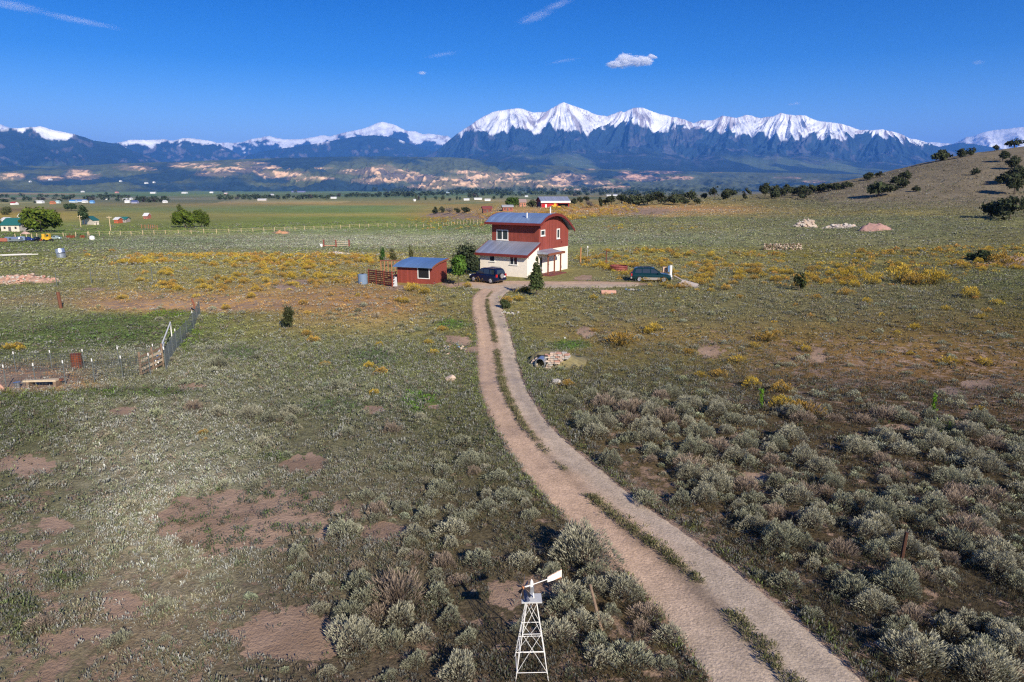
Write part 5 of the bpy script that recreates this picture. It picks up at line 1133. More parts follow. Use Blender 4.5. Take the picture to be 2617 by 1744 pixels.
tree('juniper', 'dark brownish round tree touching the left end of the red barn', 1358, 530, 20, 30, 'juniper', 30, 'junipers near the red barn')
jun = [(1510,533,24,32,'g'),(1533,530,22,14,''),(1468,522,12,18,''),(1482,520,14,14,''),(1497,516,12,18,''),(1546,512,12,12,''),(1562,524,19,28,''),(1588,520,20,24,''),(1612,524,22,22,''),(1634,528,26,38,''),(1682,524,28,28,''),(1722,524,22,34,''),(1748,522,15,20,''),(1742,504,14,22,''),(1764,502,20,28,''),(1802,503,12,18,''),(1826,508,26,26,''),(1860,510,22,34,''),(1872,498,16,22,''),(1905,512,24,28,''),
 (1782,522,13,22,''),(1955,505,30,28,''),(1980,508,28,30,''),(1998,503,22,20,''),(2024,500,18,26,''),(2040,505,22,22,''),(2058,510,13,22,''),(2070,497,20,30,''),(2092,492,16,28,''),(2105,490,17,26,''),(2130,487,15,24,''),(2050,498,20,24,''),(2010,497,22,22,''),(1700,520,18,24,''),(1655,523,22,26,''),(1598,520,20,22,''),(2118,489,15,26,''),(2140,486,15,26,''),(2164,482,14,28,''),
 (2222,460,16,28,'h'),(2250,452,11,22,'h'),(2245,503,30,58,'h'),(2298,482,25,34,'h'),(2314,460,20,26,'h'),(2342,490,13,20,'h'),(2405,412,23,42,'h'),(2455,404,20,26,'h'),(2484,398,17,24,'h'),(2542,388,15,18,'h'),(2577,380,18,36,'h'),(2562,414,24,28,'h'),(2491,448,17,22,'h'),(2592,432,27,30,'h'),(2570,470,24,44,'h'),(2600,468,36,40,'h'),(2592,496,44,44,'h'),(2530,556,34,42,'h'),(2580,562,48,62,'h'),(2616,545,40,26,'h'),
 (1112,548,16,16,'l'),(1128,545,14,15,'l'),(1150,546,17,36,'lg'),(1192,543,11,20,'l'),(1168,545,12,16,'l')]
for i, (px, py, h_, w_, f) in enumerate(jun):
    if 'g' in f: lab = 'bare grey leafless bush beside the junipers near the barn' if 'l' not in f else 'wide grey leafless bush at the bend of the dirt track'; kd = 'bare'
    else: kd = 'juniper'
    if kd == 'juniper':
        if 'h' in f:
            lab = ('large' if w_ > 36 else 'medium' if w_ > 24 else 'small') + ' dark juniper ' + ('on the skyline of the brown hill' if py < 415 or px < 2260 and py < 470 else 'at the foot of the brown hill' if py > 540 else 'on the slope of the brown hill')
            gp = 'junipers on the brown hill'
        elif 'l' in f: lab = 'small dark juniper by the dirt track left of the barn'; gp = 'junipers near the red barn'
        else: lab = ('large' if w_ > 26 else 'small') + ' dark juniper ' + ('in the row right of the red barn' if px < 1780 else 'on the low ridge before the brown hill'); gp = 'junipers on the low ridge'
    else: gp = 'grey bare bushes'
    x_, y_, z_ = [float(v[0]) for v in G(px, py)]
    if y_ > 520: a_ = px; y_ = 318.0; x_ = (px - CX) / 1788.6 * y_; z_ = float(T(x_, y_))
    q_ = 1.25 if kd == 'juniper' else 1.1
    tree('juniper' if kd == 'juniper' else 'bare_bush', lab, px, py, h_ * q_, w_ * q_ * 1.08, kd, 200 + i, gp, loc=(x_, y_, z_))
# ---- trees of the valley floor: one body each; the farthest belts are one mass
CUR = None
def valley_pt(px, py): 
    x, y, z = G(px, py); return float(x[0]), float(y[0]), float(z[0])
vt = [(560,511,8,12),(575,512,9,10),(590,511,10,14),(606,510,9,12),(622,509,13,12),(638,511,8,14),(700,508,7,12),(712,509,8,12),(726,509,8,14),(765,508,10,12),(778,508,12,16),(792,508,13,18),(806,508,12,16),(820,508,11,14),(848,505,9,10),(866,504,12,14),(886,505,9,12),(912,504,8,10),(924,504,10,14),(938,504,10,14),(952,504,9,14),(968,504,11,12),(1064,514,18,9),(1070,513,15,8),(1087,513,13,8),(1113,511,11,10),(1132,513,15,16),(1150,514,9,10),(1168,512,12,7),(1176,512,10,8),(1200,508,16,18),(1215,506,14,20),(1262,510,10,12),(1282,508,9,12),(756,494,9,11),(636,482,12,12),(528,478,6,8),(434,483,6,14),(450,484,7,12),(572,492,6,12),
 (62,514,10,12),(78,514,10,12),(90,520,8,12),(108,512,9,18),(152,516,9,14),(168,512,11,14),(186,508,9,12),(235,512,10,20),(272,499,8,10),(300,515,9,16),(318,514,8,12),(330,505,8,8),(370,517,13,22),(392,517,14,24),(415,517,11,18),(352,519,8,14),(10,518,11,26),(34,512,9,14),(1020,500,9,14),(990,496,8,12),(1100,500,9,14),(1300,500,10,16),(1335,502,9,14),(1470,502,9,16),(1500,500,8,12),(1610,500,8,14),(1680,498,8,14)]
vm = []
for i in range(4):
    V, Fq, C = leafcloud(260, [(-.22,0,.45,.30,.34),(.2,.1,.5,.3,.36),(0,-.1,.62,.3,.34),(.05,.1,.35,.42,.28)], .17, 700 + i, [(.060,.085,.045),(.05,.075,.05),(.085,.10,.055),(.085,.08,.07)][i]); vm.append(mesh_np('valley_tree', V, Fq, FM, C, link=False))
for i, (px, py, h_, w_) in enumerate(vt):
    x, y, z = valley_pt(px, py); o = bpy.data.objects.new('valley_tree', vm[i % 4 if not (350 < px < 420) else 3]); COL.objects.link(o); zc = y * .975
    o.location = (x, y, z - .3); s_ = w_ / F_PX * zc; o.scale = (s_, s_, h_ / F_PX * zc * 1.05); o.rotation_euler = (0, 0, i)
    where = 'near the farm sheds at far left' if px < 340 else 'in the grey grove on the valley floor' if px < 430 else 'in the tree line across the middle of the valley' if px < 1000 and py > 500 else 'by the white roofs of the village' if py > 499 else 'alone on the far green fields'
    tag(o, ('tall' if h_ > 12 else 'low' if h_ < 9 else 'middling') + ' dark valley tree ' + where, 'tree', 'trees on the valley floor')
def belt():
    r = np.random.default_rng(31); P = []
    for (x0, x1, y0, y1, n) in ((-50,460,470,480,90),(250,1000,474,484,60),(560,860,506,511,60),(880,1060,500,505,40),(950,1900,486,493,190),(1000,1330,496,503,90),(1340,1750,494,501,90),(0,330,504,512,40),(350,430,511,518,40),(1150,1300,492,497,60),(300,1500,478,488,60)):
        px = r.uniform(x0, x1, n); py = r.uniform(y0, y1, n); x, y, z = G(px, py); k = y < 7000; P.append(np.stack([x, y, z - .5], -1)[k])
    P = np.vstack(P); n = len(P); pr = [leafcloud(60, [(-.2,0,.45,.3,.34),(.2,.1,.5,.3,.36),(0,-.1,.62,.3,.3)], .28, 720 + i, (.06, .08, .05)) for i in range(3)]
    w_ = P[:, 1] * (.0045 + .004 * r.random(n)); V, Fq, C = scatter(pr, P, r.random(n) * 6, np.stack([w_ * 1.2, w_ * 1.2, w_ * .9], -1), 1 + r.normal(0, .15, (n, 1)) * np.ones((1, 3)), r.integers(0, 3, n))
    o = mesh_np('distant_woods', V, Fq, FMS, C); o['kind'] = 'stuff'; o['label'] = 'far-off belts of trees along the valley floor'
belt()
# pinyon woodland dotted over the foothills is in the slope's own colour

# ------------------------------------------------------------------ buildings
_mc = {}
def cmat(c, rough=.7, metal=0):
    k = (tuple(c), rough, metal)
    if k not in _mc: _mc[k] = mat('plain_paint', c, rough, metal, var=.05)
    return _mc[k]
def gable(name, label, px, py, wpx, wall, roof, dep=6.0, hw=2.6, hr=1.6, rz=0.0, cat='building', door=True, group=None, loc=None):
    x, y, z = valley_pt(px, py) if loc is None else loc; zc = y * .975 + 2; L_ = wpx / F_PX * zc
    r = thing(name, label, cat, (x, y, z - .1), rz, group); h = L_ / 2
    mb = MB(); mb.prism([(-h, 0, -.4), (-h, dep, -.4), (-h, dep, hw), (-h, dep / 2, hw + hr), (-h, 0, hw)], (L_, 0, 0)); mb.obj('wall', cmat(wall), r)
    e = .35; k = hr / (dep / 2); mb = MB()
    mb.prism([(-h - e, -e, hw - k * e + .05), (-h - e, dep / 2, hw + hr + .05), (-h - e, dep + e, hw - k * e + .05), (-h - e, dep + e, hw - k * e + .2), (-h - e, dep / 2, hw + hr + .22), (-h - e, -e, hw - k * e + .2)], (L_ + 2 * e, 0, 0)); mb.obj('roof', cmat(roof, .5, .2), r)
    if door:
        MB().box(-h * .2, h * .1, -.03, -.004, 0, hw * .75).obj('door', cmat((.10, .09, .09)), r)
        for k_ in (-.7, .5): MB().box(h * k_, h * k_ + h * .22, -.03, -.004, hw * .4, hw * .75).obj('window', m_glass, r)
    return r
CR = (.62, .55, .47); WH = (.75, .74, .72)
gable('farmhouse', 'cream farmhouse with green metal roof left of the huge round tree', 27, 592, 44, CR, (.03, .16, .14), 9, 2.4, 2.2, rad(6), 'house')
gable('farmhouse', 'pale gabled wing in front of the green-roofed farmhouse', 55, 591, 18, (.45, .38, .34), (.40, .37, .35), 9, 2.0, 2.6, rad(70), 'house')
gable('shed', 'small white and orange shed partly behind the huge round tree', 56, 572, 12, WH, (.70, .70, .72), 4, 3.4, 1.0, rad(10), 'shed')
gable('shed', 'long low white roofed shed behind the green-roofed farmhouse', 10, 572, 14, WH, WH, 5, 1.8, .8, 0, 'shed')
gable('cottage', 'small cream cottage with green roof right of the ragged dark tree', 247, 575, 13, CR, (.03, .13, .12), 9, 2.0, 1.6, rad(60), 'house')
gable('shed', 'low teal roofed shed in the middle of the left pasture', 312, 569, 20, (.35, .30, .28), (.03, .17, .15), 4, 1.6, .9, 0, 'shed')
gable('shed', 'little orange-red shed beside the teal roofed one', 297, 571, 10, (.50, .12, .05), (.75, .73, .70), 4, 1.8, .8, 0, 'shed')
gable('shed', 'tiny red and white shed by the shrubs in the left pasture', 372, 560, 10, (.40, .14, .10), WH, 4, 1.8, 1.2, 0, 'shed')
far = [(32,524,15,WH,(.42,.06,.05),'far white house with a red roof at the left edge'),(98,520,22,WH,WH,'long far white shed left of the blue-roofed barns'),(131,522,10,(.5,.2,.1),(.55,.20,.10),'far orange-brown house left of the blue-roofed barns'),(146,520,9,(.5,.6,.6),(.45,.62,.62),'tiny pale teal shed left of the blue-roofed barns'),
 (184,518,18,(.5,.6,.7),(.10,.30,.62),'leftmost of the bright blue roofed barns'),(207,517,30,(.4,.5,.7),(.08,.22,.52),'widest of the bright blue roofed barns'),(214,519,12,WH,WH,'small white shed before the blue-roofed barns'),(234,520,10,(.2,.4,.7),(.12,.34,.70),'small blue roofed shed right of the barns'),
 (269,511,13,WH,WH,'bright white building left of the grey grove'),(319,512,12,WH,WH,'white house at the back of the grey grove'),(333,511,5,WH,WH,'tiny white shed beside the house behind the grove'),(325,519,13,WH,WH,'white shed in front of the grey grove'),(343,520,16,(.3,.3,.4),(.10,.14,.34),'dark blue roofed shed before the grey grove'),(419,519,9,WH,WH,'small white building at the right end of the grey grove'),
 (669,514,24,(.45,.40,.36),WH,'large white-roofed barn in the middle of the valley'),(693,500,8,WH,(.6,.6,.7),'tiny white house in the valley tree line'),(852,508,16,WH,WH,'white shed by the valley tree line'),(760,480,38,(.25,.25,.4),(.06,.08,.24),'long dark blue building on the far green fields'),
 (1060,515,6,WH,WH,'tiny white shed at the edge of the tan field'),(1192,513,15,WH,WH,'left white roof of the village beyond the barn'),(1222,511,22,WH,WH,'widest white roof of the village beyond the barn'),(1246,514,16,WH,WH,'right white roof of the village beyond the barn'),(1150,495,20,(.5,.6,.65),(.55,.65,.70),'pale long roof at the foot of the bluffs'),
 (1556,502,12,WH,WH,'white house left in the far row above the junipers'),(1572,501,12,WH,(.6,.6,.65),'white house right in the far row above the junipers'),(1591,502,7,WH,WH,'tiny white house at the end of the far row'),(1345,504,8,WH,WH,'small white shed left above the red barn'),
 (308,465,5,WH,WH,'tiny white house under the tan bluffs'),(372,470,8,WH,WH,'tiny white farm on the far green bank'),(393,468,5,WH,WH,'tiny white shed on the far green bank'),(128,461,7,WH,WH,'tiny white house below the left tan bluff'),(77,466,4,WH,WH,'white speck of a house in the left woods'),
 (296,494,6,(.6,.3,.25),(.55,.2,.15),'tiny red roofed house above the blue barns'),(390,495,14,WH,WH,'long white sheds on the far left flats'),(470,495,14,WH,WH,'long white sheds in the dry far field'),(540,494,9,WH,WH,'white house in the dry far field'),(576,497,8,(.6,.4,.35),WH,'pale house at the right of the dry far field'),(206,487,4,WH,WH,'lone white speck on the far green field')]
for i, (px, py, w_, a, b, lab) in enumerate(far):
    L_ = w_; x, y, z = valley_pt(px, py); hh = .0020 * y; w_ = w_ * .9
    if y > 4200: y = 4200.; x = (px - CX) / 1788.6 * y; z = -22 + (478 - py + 9) * 0; z = float(z_at(py, px, math.hypot(x, y))) if py < 478 else float(T(x, y))
    if py < 478: y = 4700.; x = (px - CX) / 1788.6 * y; z = float(z_at(py, px, math.hypot(x, y)))
    gable('house' if i % 2 else 'farm_building', lab, px, py, w_ * (.75 if py < 478 else 1), a, b, max(5, .005 * y), max(2.2, .0014 * y), max(1.2, .0008 * y), rad((i * 37) % 24 - 12), 'building', False, 'buildings of the valley', (x, y, z))
# red barn
def barn():
    p = g1(1384, 531); r = thing('barn', 'bright red barn with grey metal roof and white eave on the rise behind the house', 'barn', (p.x, p.y, p.z - .1), rad(12)); L_ = 71 / F_PX * p.y * 1.01; D = 9; hw = 2.9; hr = 1.7
    mb = MB(); mb.prism([(0, 0, -.5), (0, D, -.5), (0, D, hw), (0, D / 2, hw + hr), (0, 0, hw)], (L_, 0, 0)); mb.obj('wall', m_barn, r)
    mb = MB(); k = hr / (D / 2); mb.prism([(-.5, -.6, hw - k * .6 + .05), (-.5, D / 2, hw + hr + .05), (-.5, D + .6, hw - k * .6 + .05), (-.5, D + .6, hw - k * .6 + .2), (-.5, D / 2, hw + hr + .2), (-.5, -.6, hw - k * .6 + .2)], (L_ + 1, 0, 0)); mb.obj('roof', m_rooft, r)
    MB().box(-.5, L_ + .5, -.66, -.61, hw - .75, hw + .02).obj('white_eave', m_white, r)
    MB().box(L_ * .62, L_ * .97, -.05, -.004, 0, 1.7).obj('bay_shade_panel', m_dark, r); MB().box(L_ * .60, L_ * .99, -1.5, -.06, 1.75, 1.9).obj('bay_roof', cmat((.25, .03, .03)), r)  # near-black panel on the wall stands in for the open bay's shade
    MB().box(L_ * .13, L_ * .19, -.06, -.004, 0, 1.5).obj('door', m_white, r); MB().box(-.05, -.004, D * .3, D * .62, 0, 2.4).obj('end_door', cmat((.06, .09, .16)), r)
    MB().box(-.02, .0, .0, .25, 0, hw).obj('corner_board', m_white, r)
barn()
gable('shed', 'small open red shed by the dirt track left of the barn', 1246, 543, 22, (.18, .06, .045), (.30, .08, .06), 5, 1.6, .7, rad(8), 'shed')
gable('shed', 'low grey and red shed between the dirt track and the barn', 1298, 540, 26, (.30, .10, .07), (.45, .44, .44), 5, 1.7, .6, rad(5), 'shed')
gable('shed', 'plain orange-brown shed between the green tree and the barn', 1336, 529, 16, (.45, .20, .13), (.42, .30, .26), 5, 2.2, 1.2, rad(5), 'shed')
# ------------------------------------------------------------------ fences
def dep(p): return p.y * math.cos(PITCH) + (CAM_H - p.z) * math.sin(PITCH)
def fence_line(name, label, pts, post_h, pr, pm, rails=(), wires=(), rail_m=None, group=None, spacing=None, rr=.02, pname='post'):
    """pts: ground points; a post at every point, rails and wires run between"""
    o0 = pts[0]; r = thing(name, label, 'fence', tuple(o0), 0, group); rnd = random.Random(len(label))
    for i, p in enumerate(pts):
        q = p - o0; MB().tube((q.x, q.y, q.z - .3), (q.x + rnd.uniform(-.04, .04), q.y + rnd.uniform(-.04, .04), q.z + post_h * rnd.uniform(.92, 1.06)), pr, pr * .9, 7).obj(pname, pm, r)
    for (hs, m, rad_, nm) in ((rails, rail_m or pm, rr, 'rail'), (wires, m_wire, .006, 'wire')):
        for h in hs:
            mb = MB()
            for a, b in zip(pts, pts[1:]): a_, b_ = a - o0, b - o0; mb.tube((a_.x, a_.y, a_.z + h), (b_.x, b_.y, b_.z + h), rad_, n=4)
            mb.obj(nm, m, r)
    return r
def line_px(px, n):
    """evenly spaced fence points along a traced line of the photo"""
    P = [g1(a, b) for a, b in px]; d = [0]
    for a, b in zip(P, P[1:]): d.append(d[-1] + math.hypot(b.x - a.x, b.y - a.y))
    out = []
    for t in np.linspace(0, d[-1], n):
        x = float(np.interp(t, d, [p.x for p in P])); y = float(np.interp(t, d, [p.y for p in P])); out.append(Vector((x, y, float(T(x, y)))))
    return out
m_tan = mat('tan_post_wood', (.55, .42, .26), .85, var=.15)  # tan wood for fence posts, rails and power poles
fence_line('pasture_fence', 'long fence of tan wooden posts along the far side of the grey-green flat', line_px([(228,604),(330,603),(415,599),(520,597),(640,594),(760,589),(880,584),(1000,580),(1130,578),(1260,570)], 52), 1.45, .10, m_tan, rails=(.75, 1.25), rail_m=m_tan, rr=.03)
fence_line('pasture_fence', 'short run of tan posts behind the parked trailers at far left', line_px([(40,612),(100,609),(150,606),(225,604)], 9), 1.5, .12, m_tan, rails=(1.2,), rail_m=m_tan, rr=.03)
fence_line('ranch_fence', 'fence of dark thin posts on the pink bare ground below the barn', line_px([(1560,550),(1610,548),(1680,545),(1740,541)], 9), 1.6, .08, m_wood, wires=(.6, 1.0, 1.4))
fence_line('ranch_fence', 'small brown rail pen standing between the two pasture fences', line_px([(362,584),(380,586),(402,587)], 7), 1.7, .10, cmat((.40, .16, .08)), rails=(.6, 1.2), rr=.05)
fence_line('wire_fence', 'sparse line of thin metal posts in the left pasture', line_px([(146,732),(227,724),(309,727),(390,719)], 4), 1.6, .045, m_wire, wires=(.5, .9, 1.3), pname='post')
# corral wire fence in the left middle: netting on steel posts with white tips
def netting(name, label, pts, h, mesh=.16, tips=True, lean=0):
    o0 = pts[0]; r = thing(name, label, 'fence', tuple(o0)); mb = MB()
    for i, p in enumerate(pts):
        q = p - o0; po = MB().tube((q.x, q.y, q.z - .3), (q.x, q.y, q.z + h * 1.06), .025, n=6).obj('post', m_wire, r)
        if tips and (i % tips == 0): MB().tube((q.x, q.y, q.z + h * 1.06), (q.x, q.y, q.z + h * 1.2), .032, n=6).obj('post_tip', m_white, po)
    for a, b in zip(pts, pts[1:]):
        a_, b_ = a - o0, b - o0; L_ = (b_ - a_).length; n = max(2, int(L_ / mesh)); sag = .0
        for k in range(n + 1):
            c = a_.lerp(b_, k / n); mb.tube((c.x, c.y, c.z + .03), (c.x, c.y, c.z + h), .0075, n=3, cap=False)
        for k in range(int(h / mesh) + 1): mb.tube((a_.x, a_.y, a_.z + .04 + k * mesh), (b_.x, b_.y, b_.z + .04 + k * mesh), .0075, n=3, cap=False)
    mb.obj('netting', m_wire, r); return r
netting('wire_fence', 'near netting fence of the corral with white-tipped steel posts', line_px([(-60,1000),(110,990),(260,977),(330,968),(385,962)], 7), 1.15, .14)
netting('wire_fence', 'second netting fence just behind the near one of the corral', line_px([(-60,960),(100,948),(249,945),(395,930)], 6), 1.05, .14)
netting('wire_fence', 'netting fence climbing away along the right side of the corral', line_px([(425,950),(440,915),(455,890),(475,866),(492,848),(503,825),(512,805)], 9), 1.25, .14, 3)
# gate of worn boards at the corral corner and the white pipe rail over it
def corral_gate():
    a, b = g1(362, 963), g1(418, 938); r = thing('board_gate', 'worn grey-brown board gate leaning at the corral corner', 'gate', tuple(a)); d = b - a
    for k in range(5):
        z = .12 + k * .24; MB().prism([(0, 0, z), (d.x, d.y, d.z + z + .05), (d.x, d.y, d.z + z + .19), (0, 0, z + .13)], (.03, .03, 0)).obj('board', m_woodp if k % 2 else m_wood, r)
    for t in (0, .55, 1): MB().tube((d.x * t, d.y * t, d.z * t - .2), (d.x * t, d.y * t, d.z * t + 1.45), .06, n=6).obj('post', m_wood, r)
    a, b = g1(400, 945), g1(440, 868); r = thing('white_rail', 'white pipe rail slanting up beside the board gate', 'rail', tuple(a)); d = b - a
    MB().tube((0, 0, .55), (d.x, d.y, d.z + 1.3), .045, n=7).obj('pipe', m_white, r); MB().tube((.2, -.1, .45), (d.x * .5, d.y * .5, d.z * .5 + .72), .04, n=7).obj('pipe', m_white, r); MB().tube((0, 0, -.1), (0, 0, .6), .04).obj('support', m_white, r); MB().tube((d.x, d.y, d.z - .1), (d.x, d.y, d.z + 1.35), .04).obj('support', m_white, r)
corral_gate()
SCL = {'digger': .62, 'trailer': .55, 'box_trailer': .5, 'parked_car': .62, 'metal_tank': .7, 'farm_implements': .7}
def simple(name, label, cat, px, py, build, group=None, rz=0, loc=None):
    p = g1(px, py) if loc is None else Vector(loc); r = thing(name, label, cat, tuple(p), rz, group); build(r, p); r.scale = (SCL.get(name, 1),) * 3; return r
def b_barrel(r, p): MB().lathe([(.30, 0), (.31, .05), (.30, .08), (.30, .45), (.315, .48), (.30, .51), (.30, .86), (.315, .9), (.29, .9)], 16).obj('drum', m_rust, r); MB().lathe([(.27, .86), (.27, .87)], 14).obj('lid', m_dark, r)
simple('barrel', 'rusty upright steel drum just inside the corral fence', 'barrel', 198, 942, b_barrel)
def b_bucket(r, p): MB().lathe([(.12, 0), (.16, .30), (.17, .31), (.15, .31)], 12).obj('pail', m_galv, r); MB().path([(-.16, 0, .30), (0, 0, .36), (.16, 0, .30)], .008).obj('handle', m_wire, r)
simple('bucket', 'pale metal bucket on bare earth before the corral', 'bucket', 45, 991, b_bucket)
def b_trough(r, p):
    MB().box(-.95, .75, -.16, .16, .34, .44).obj('plank', m_woodp, r); MB().box(-.75, .85, .2, .45, .28, .36).obj('plank', m_woodr, r)
    for x in (-.8, .6): MB().box(x, x + .14, -.16, .42, 0, .33).obj('block', m_wood, r)
simple('plank_bench', 'low plank bench on blocks on bare earth before the corral', 'bench', 112, 990, b_trough, rz=rad(4))
simple('stone_block', 'pale squarish stone block at the left edge before the corral', 'stone', 4, 1000, lambda r, p: MB().rock((0, 0, .2), (.22, .2, .26), 5).obj('stone', m_pink, r))
simple('wooden_post', 'leaning dark wooden post at the far corner of the corral', 'post', 505, 800, lambda r, p: MB().tube((0, 0, -.2), (-.45, .1, 1.25), .09, .08, 8).obj('post', m_woodr, r))
simple('wooden_post', 'short reddish wooden stump post in bare ground beyond the corral', 'post', 156, 788, lambda r, p: MB().tube((0, 0, -.2), (-.08, 0, 1.45), .13, .15, 8).obj('post', cmat((.15, .06, .035)), r))
simple('wooden_post', 'dark leaning wooden post in dense sagebrush at lower right', 'post', 2300, 1448, lambda r, p: MB().tube((0, 0, -.2), (.12, .1, 1.0), .055, .05, 8).obj('post', cmat((.07, .03, .018)), r))
simple('wooden_post', 'grey weathered post leaning in brush right of the windmill', 'post', 1545, 1628, lambda r, p: MB().tube((0, 0, -.1), (-.25, 1.0, .75), .04, .035, 8).obj('post', m_wood, r))
simple('wooden_post', 'tall pale brown wooden pole right of the house', 'post', 1483, 671, lambda r, p: MB().tube((0, 0, -.3), (.04, 0, 2.1), .12, .11, 8).obj('post', cmat((.40, .20, .08)), r))
simple('wooden_post', 'tall dark wooden pole between the house and the rusty ring', 'post', 1549, 677, lambda r, p: MB().tube((0, 0, -.3), (0, 0, 2.0), .09, .08, 8).obj('post', cmat((.13, .05, .03)), r))
simple('wooden_post', 'thin grey pole with a white cap between the two tall poles', 'post', 1501, 663, lambda r, p: (MB().tube((0, 0, -.3), (0, 0, 1.7), .06, .05, 8).obj('post', cmat((.34, .33, .30)), r), MB().lathe([(.1, 1.7), (.12, 1.85), (.05, 1.98)], 8).obj('cap', m_white, r)))
simple('wooden_post', 'short dark post beside the thin white-capped pole', 'post', 1508, 662, lambda r, p: MB().tube((0, 0, -.3), (0, 0, .65), .06, .05, 8).obj('post', cmat((.08, .06, .05)), r))
# log-rail screen left of the shed, plank fence and water tank
def log_screen():
    a, b = g1(943, 725), g1(1003, 733); r = thing('rail_fence', 'dark red rail fence of stacked poles left of the red shed', 'fence', tuple(a)); d = b - a
    for k in range(7):
        z = .18 + k * .22; MB().tube((0, 0, z), (d.x * 1.0, d.y, d.z + z - .02), .075, n=7).obj('rail', cmat((.10, .025, .02)), r)
    for t in (0, .33, .66, 1): MB().tube((d.x * t, d.y * t, d.z * t - .2), (d.x * t, d.y * t, d.z * t + 1.65), .08, n=7).obj('post', cmat((.22, .05, .03)), r)
    for k in range(5):
        z = .25 + k * .3; MB().tube((d.x, d.y, d.z + z), (d.x + .3, d.y + 1.2, d.z + z + .05), .06, n=6).obj('rail', cmat((.10, .025, .02)), r)
    a = g1(975, 708); r = thing('trellis', 'open brown wooden trellis frame behind the stacked-pole fence', 'frame', tuple(a))
    for k in range(6): MB().box(k * .42 - .05, k * .42 + .05, -.05, .05, -.2, 1.9).obj('post', cmat((.35, .15, .07)), r)
    MB().box(-.1, 2.3, -.06, .06, 1.9, 2.02).obj('top_rail', cmat((.16, .06, .04)), r)
log_screen()
simple('water_tank', 'blue-grey round water tank at the left end of the stacked-pole fence', 'tank', 925, 730, lambda r, p: (MB().lathe([(.50, 0), (.52, .05), (.52, 1.05), (.50, 1.1), (.0, 1.12)], 18).obj('tank', m_blue, r), MB().lathe([(.12, 1.12), (.12, 1.18)], 10).obj('lid', m_dark, r)), loc=tuple(g1(925, 728) + Vector((0, .5, 0))))
simple('propped_board', 'light grey board leaning between the pole fence and the shed', 'board', 1008, 732, lambda r, p: MB().prism([(-.25, 0, 0), (.3, .05, 0), (.2, .4, .95), (-.1, .35, 1.0)], (.02, -.03, 0)).obj('board', cmat((.42, .42, .43)), r))
# rusty ring, transformer box, pedestal, concrete pipes
def b_ring(r, p):
    n = 22
    for k, (rr_, z) in enumerate([(1.12, .0), (1.15, .22), (1.12, .44)]):
        MB().loft([[(rr_ * q * math.cos(2 * PI * i / n), rr_ * q * math.sin(2 * PI * i / n), z + dz) for i in range(n)] for q, dz in ((1, 0), (1.04, .1), (1, .2), (.95, .2), (.95, 0), (1, 0))], cap=False).obj('ring', mat('rusty_ring', (.22, .06, .05), .6, .3, var=.25), r)
simple('fire_ring', 'low round rusty corrugated ring on grass between house and green wagon', 'ring', 1585, 694, b_ring, loc=tuple(g1(1584, 694) + Vector((0, 1.1, 0))))
simple('utility_box', 'tan electric utility box behind the green wagon', 'box', 1698, 708, lambda r, p: (MB().box(-.28, .28, -.22, .22, 0, 1.2).obj('cabinet', cmat((.52, .36, .25)), r, bevel=.02), MB().box(-.29, -.285, -.15, .15, .3, 1.0).obj('door', cmat((.16, .10, .08)), r)))
simple('well_pipe', 'white upright pipe with blue cap behind the green wagon', 'pipe', 1713, 710, lambda r, p: (MB().tube((0, 0, -.2), (0, 0, 1.45), .17, n=12).obj('pipe', m_white, r), MB().box(-.32, -.17, -.1, .1, .7, 1.4).obj('meter', cmat((.10, .20, .38)), r)))
def b_pipe(ln, rr_):
    def f(r, p):
        n = 16; MB().loft([[(x, q * math.cos(2 * PI * i / n), q * math.sin(2 * PI * i / n)) for i in range(n)] for x, q in ((0, rr_ * .8), (0, rr_), (ln, rr_), (ln, rr_ * .8), (.02, rr_ * .8))], cap=False).obj('pipe', m_conc, r)
    return f
o = simple('concrete_pipe', 'long grey concrete pipe lying right of the green wagon', 'pipe', 1742, 732, b_pipe(1.8, .34)); o.location.z += .42; o.rotation_euler = (0, rad(12), rad(-30))
o = simple('concrete_pipe', 'broken concrete pipe end leaning on the long pipe', 'pipe', 1740, 735, b_pipe(1.0, .3)); o.location.z += .25; o.location.x -= .3; o.rotation_euler = (0, rad(4), rad(10))
simple('log', 'thin pale pole leaning over the concrete pipes', 'log', 1722, 722, lambda r, p: MB().tube((0, 0, .75), (1.3, -.8, .05), .07, .06, 7).obj('pole', cmat((.36, .30, .27)), r))
simple('log', 'pinkish tree trunk lying in grass right of the spruce', 'log', 1555, 752, lambda r, p: MB().tube((-.75, 0, .18), (.75, .1, .18), .24, .2, 10).obj('trunk', m_pink, r))
# stones: singles, piles, walls
def stones(name, label, px, py, n, spread, r0, r1, m, seed, cat='rocks', hgt=0):
    p = g1(px, py); R_ = random.Random(seed); r = thing(name, label, cat, tuple(p))
    for k in range(n):
        a = R_.uniform(0, 6.28); q = R_.random() ** .6; x, y = spread[0] * q * math.cos(a), spread[1] * q * math.sin(a); s_ = R_.uniform(r0, r1); z = float(T(p.x + x, p.y + y)) - p.z + hgt * (1 - q) * R_.random()
        MB().rock((x, y, z + s_ * .3), (s_ * R_.uniform(.8, 1.3), s_ * R_.uniform(.8, 1.2), s_ * .75), seed * 50 + k, 1 if s_ < .3 else 2).obj('stone', m if not isinstance(m, list) else m[k % len(m)], r)
    return r
simple('boulder', 'round pale boulder left of the drive below the culvert', 'rock', 1152, 974, lambda r, p: MB().rock((0, 0, .14), (.34, .30, .27), 13, 3).obj('stone', m_stone, r))
simple('boulder', 'white flat boulder right of the drive below the stone culvert', 'rock', 1420, 982, lambda r, p: MB().rock((0, 0, .12), (.33, .24, .2), 8, 3).obj('stone', m_stone2, r))
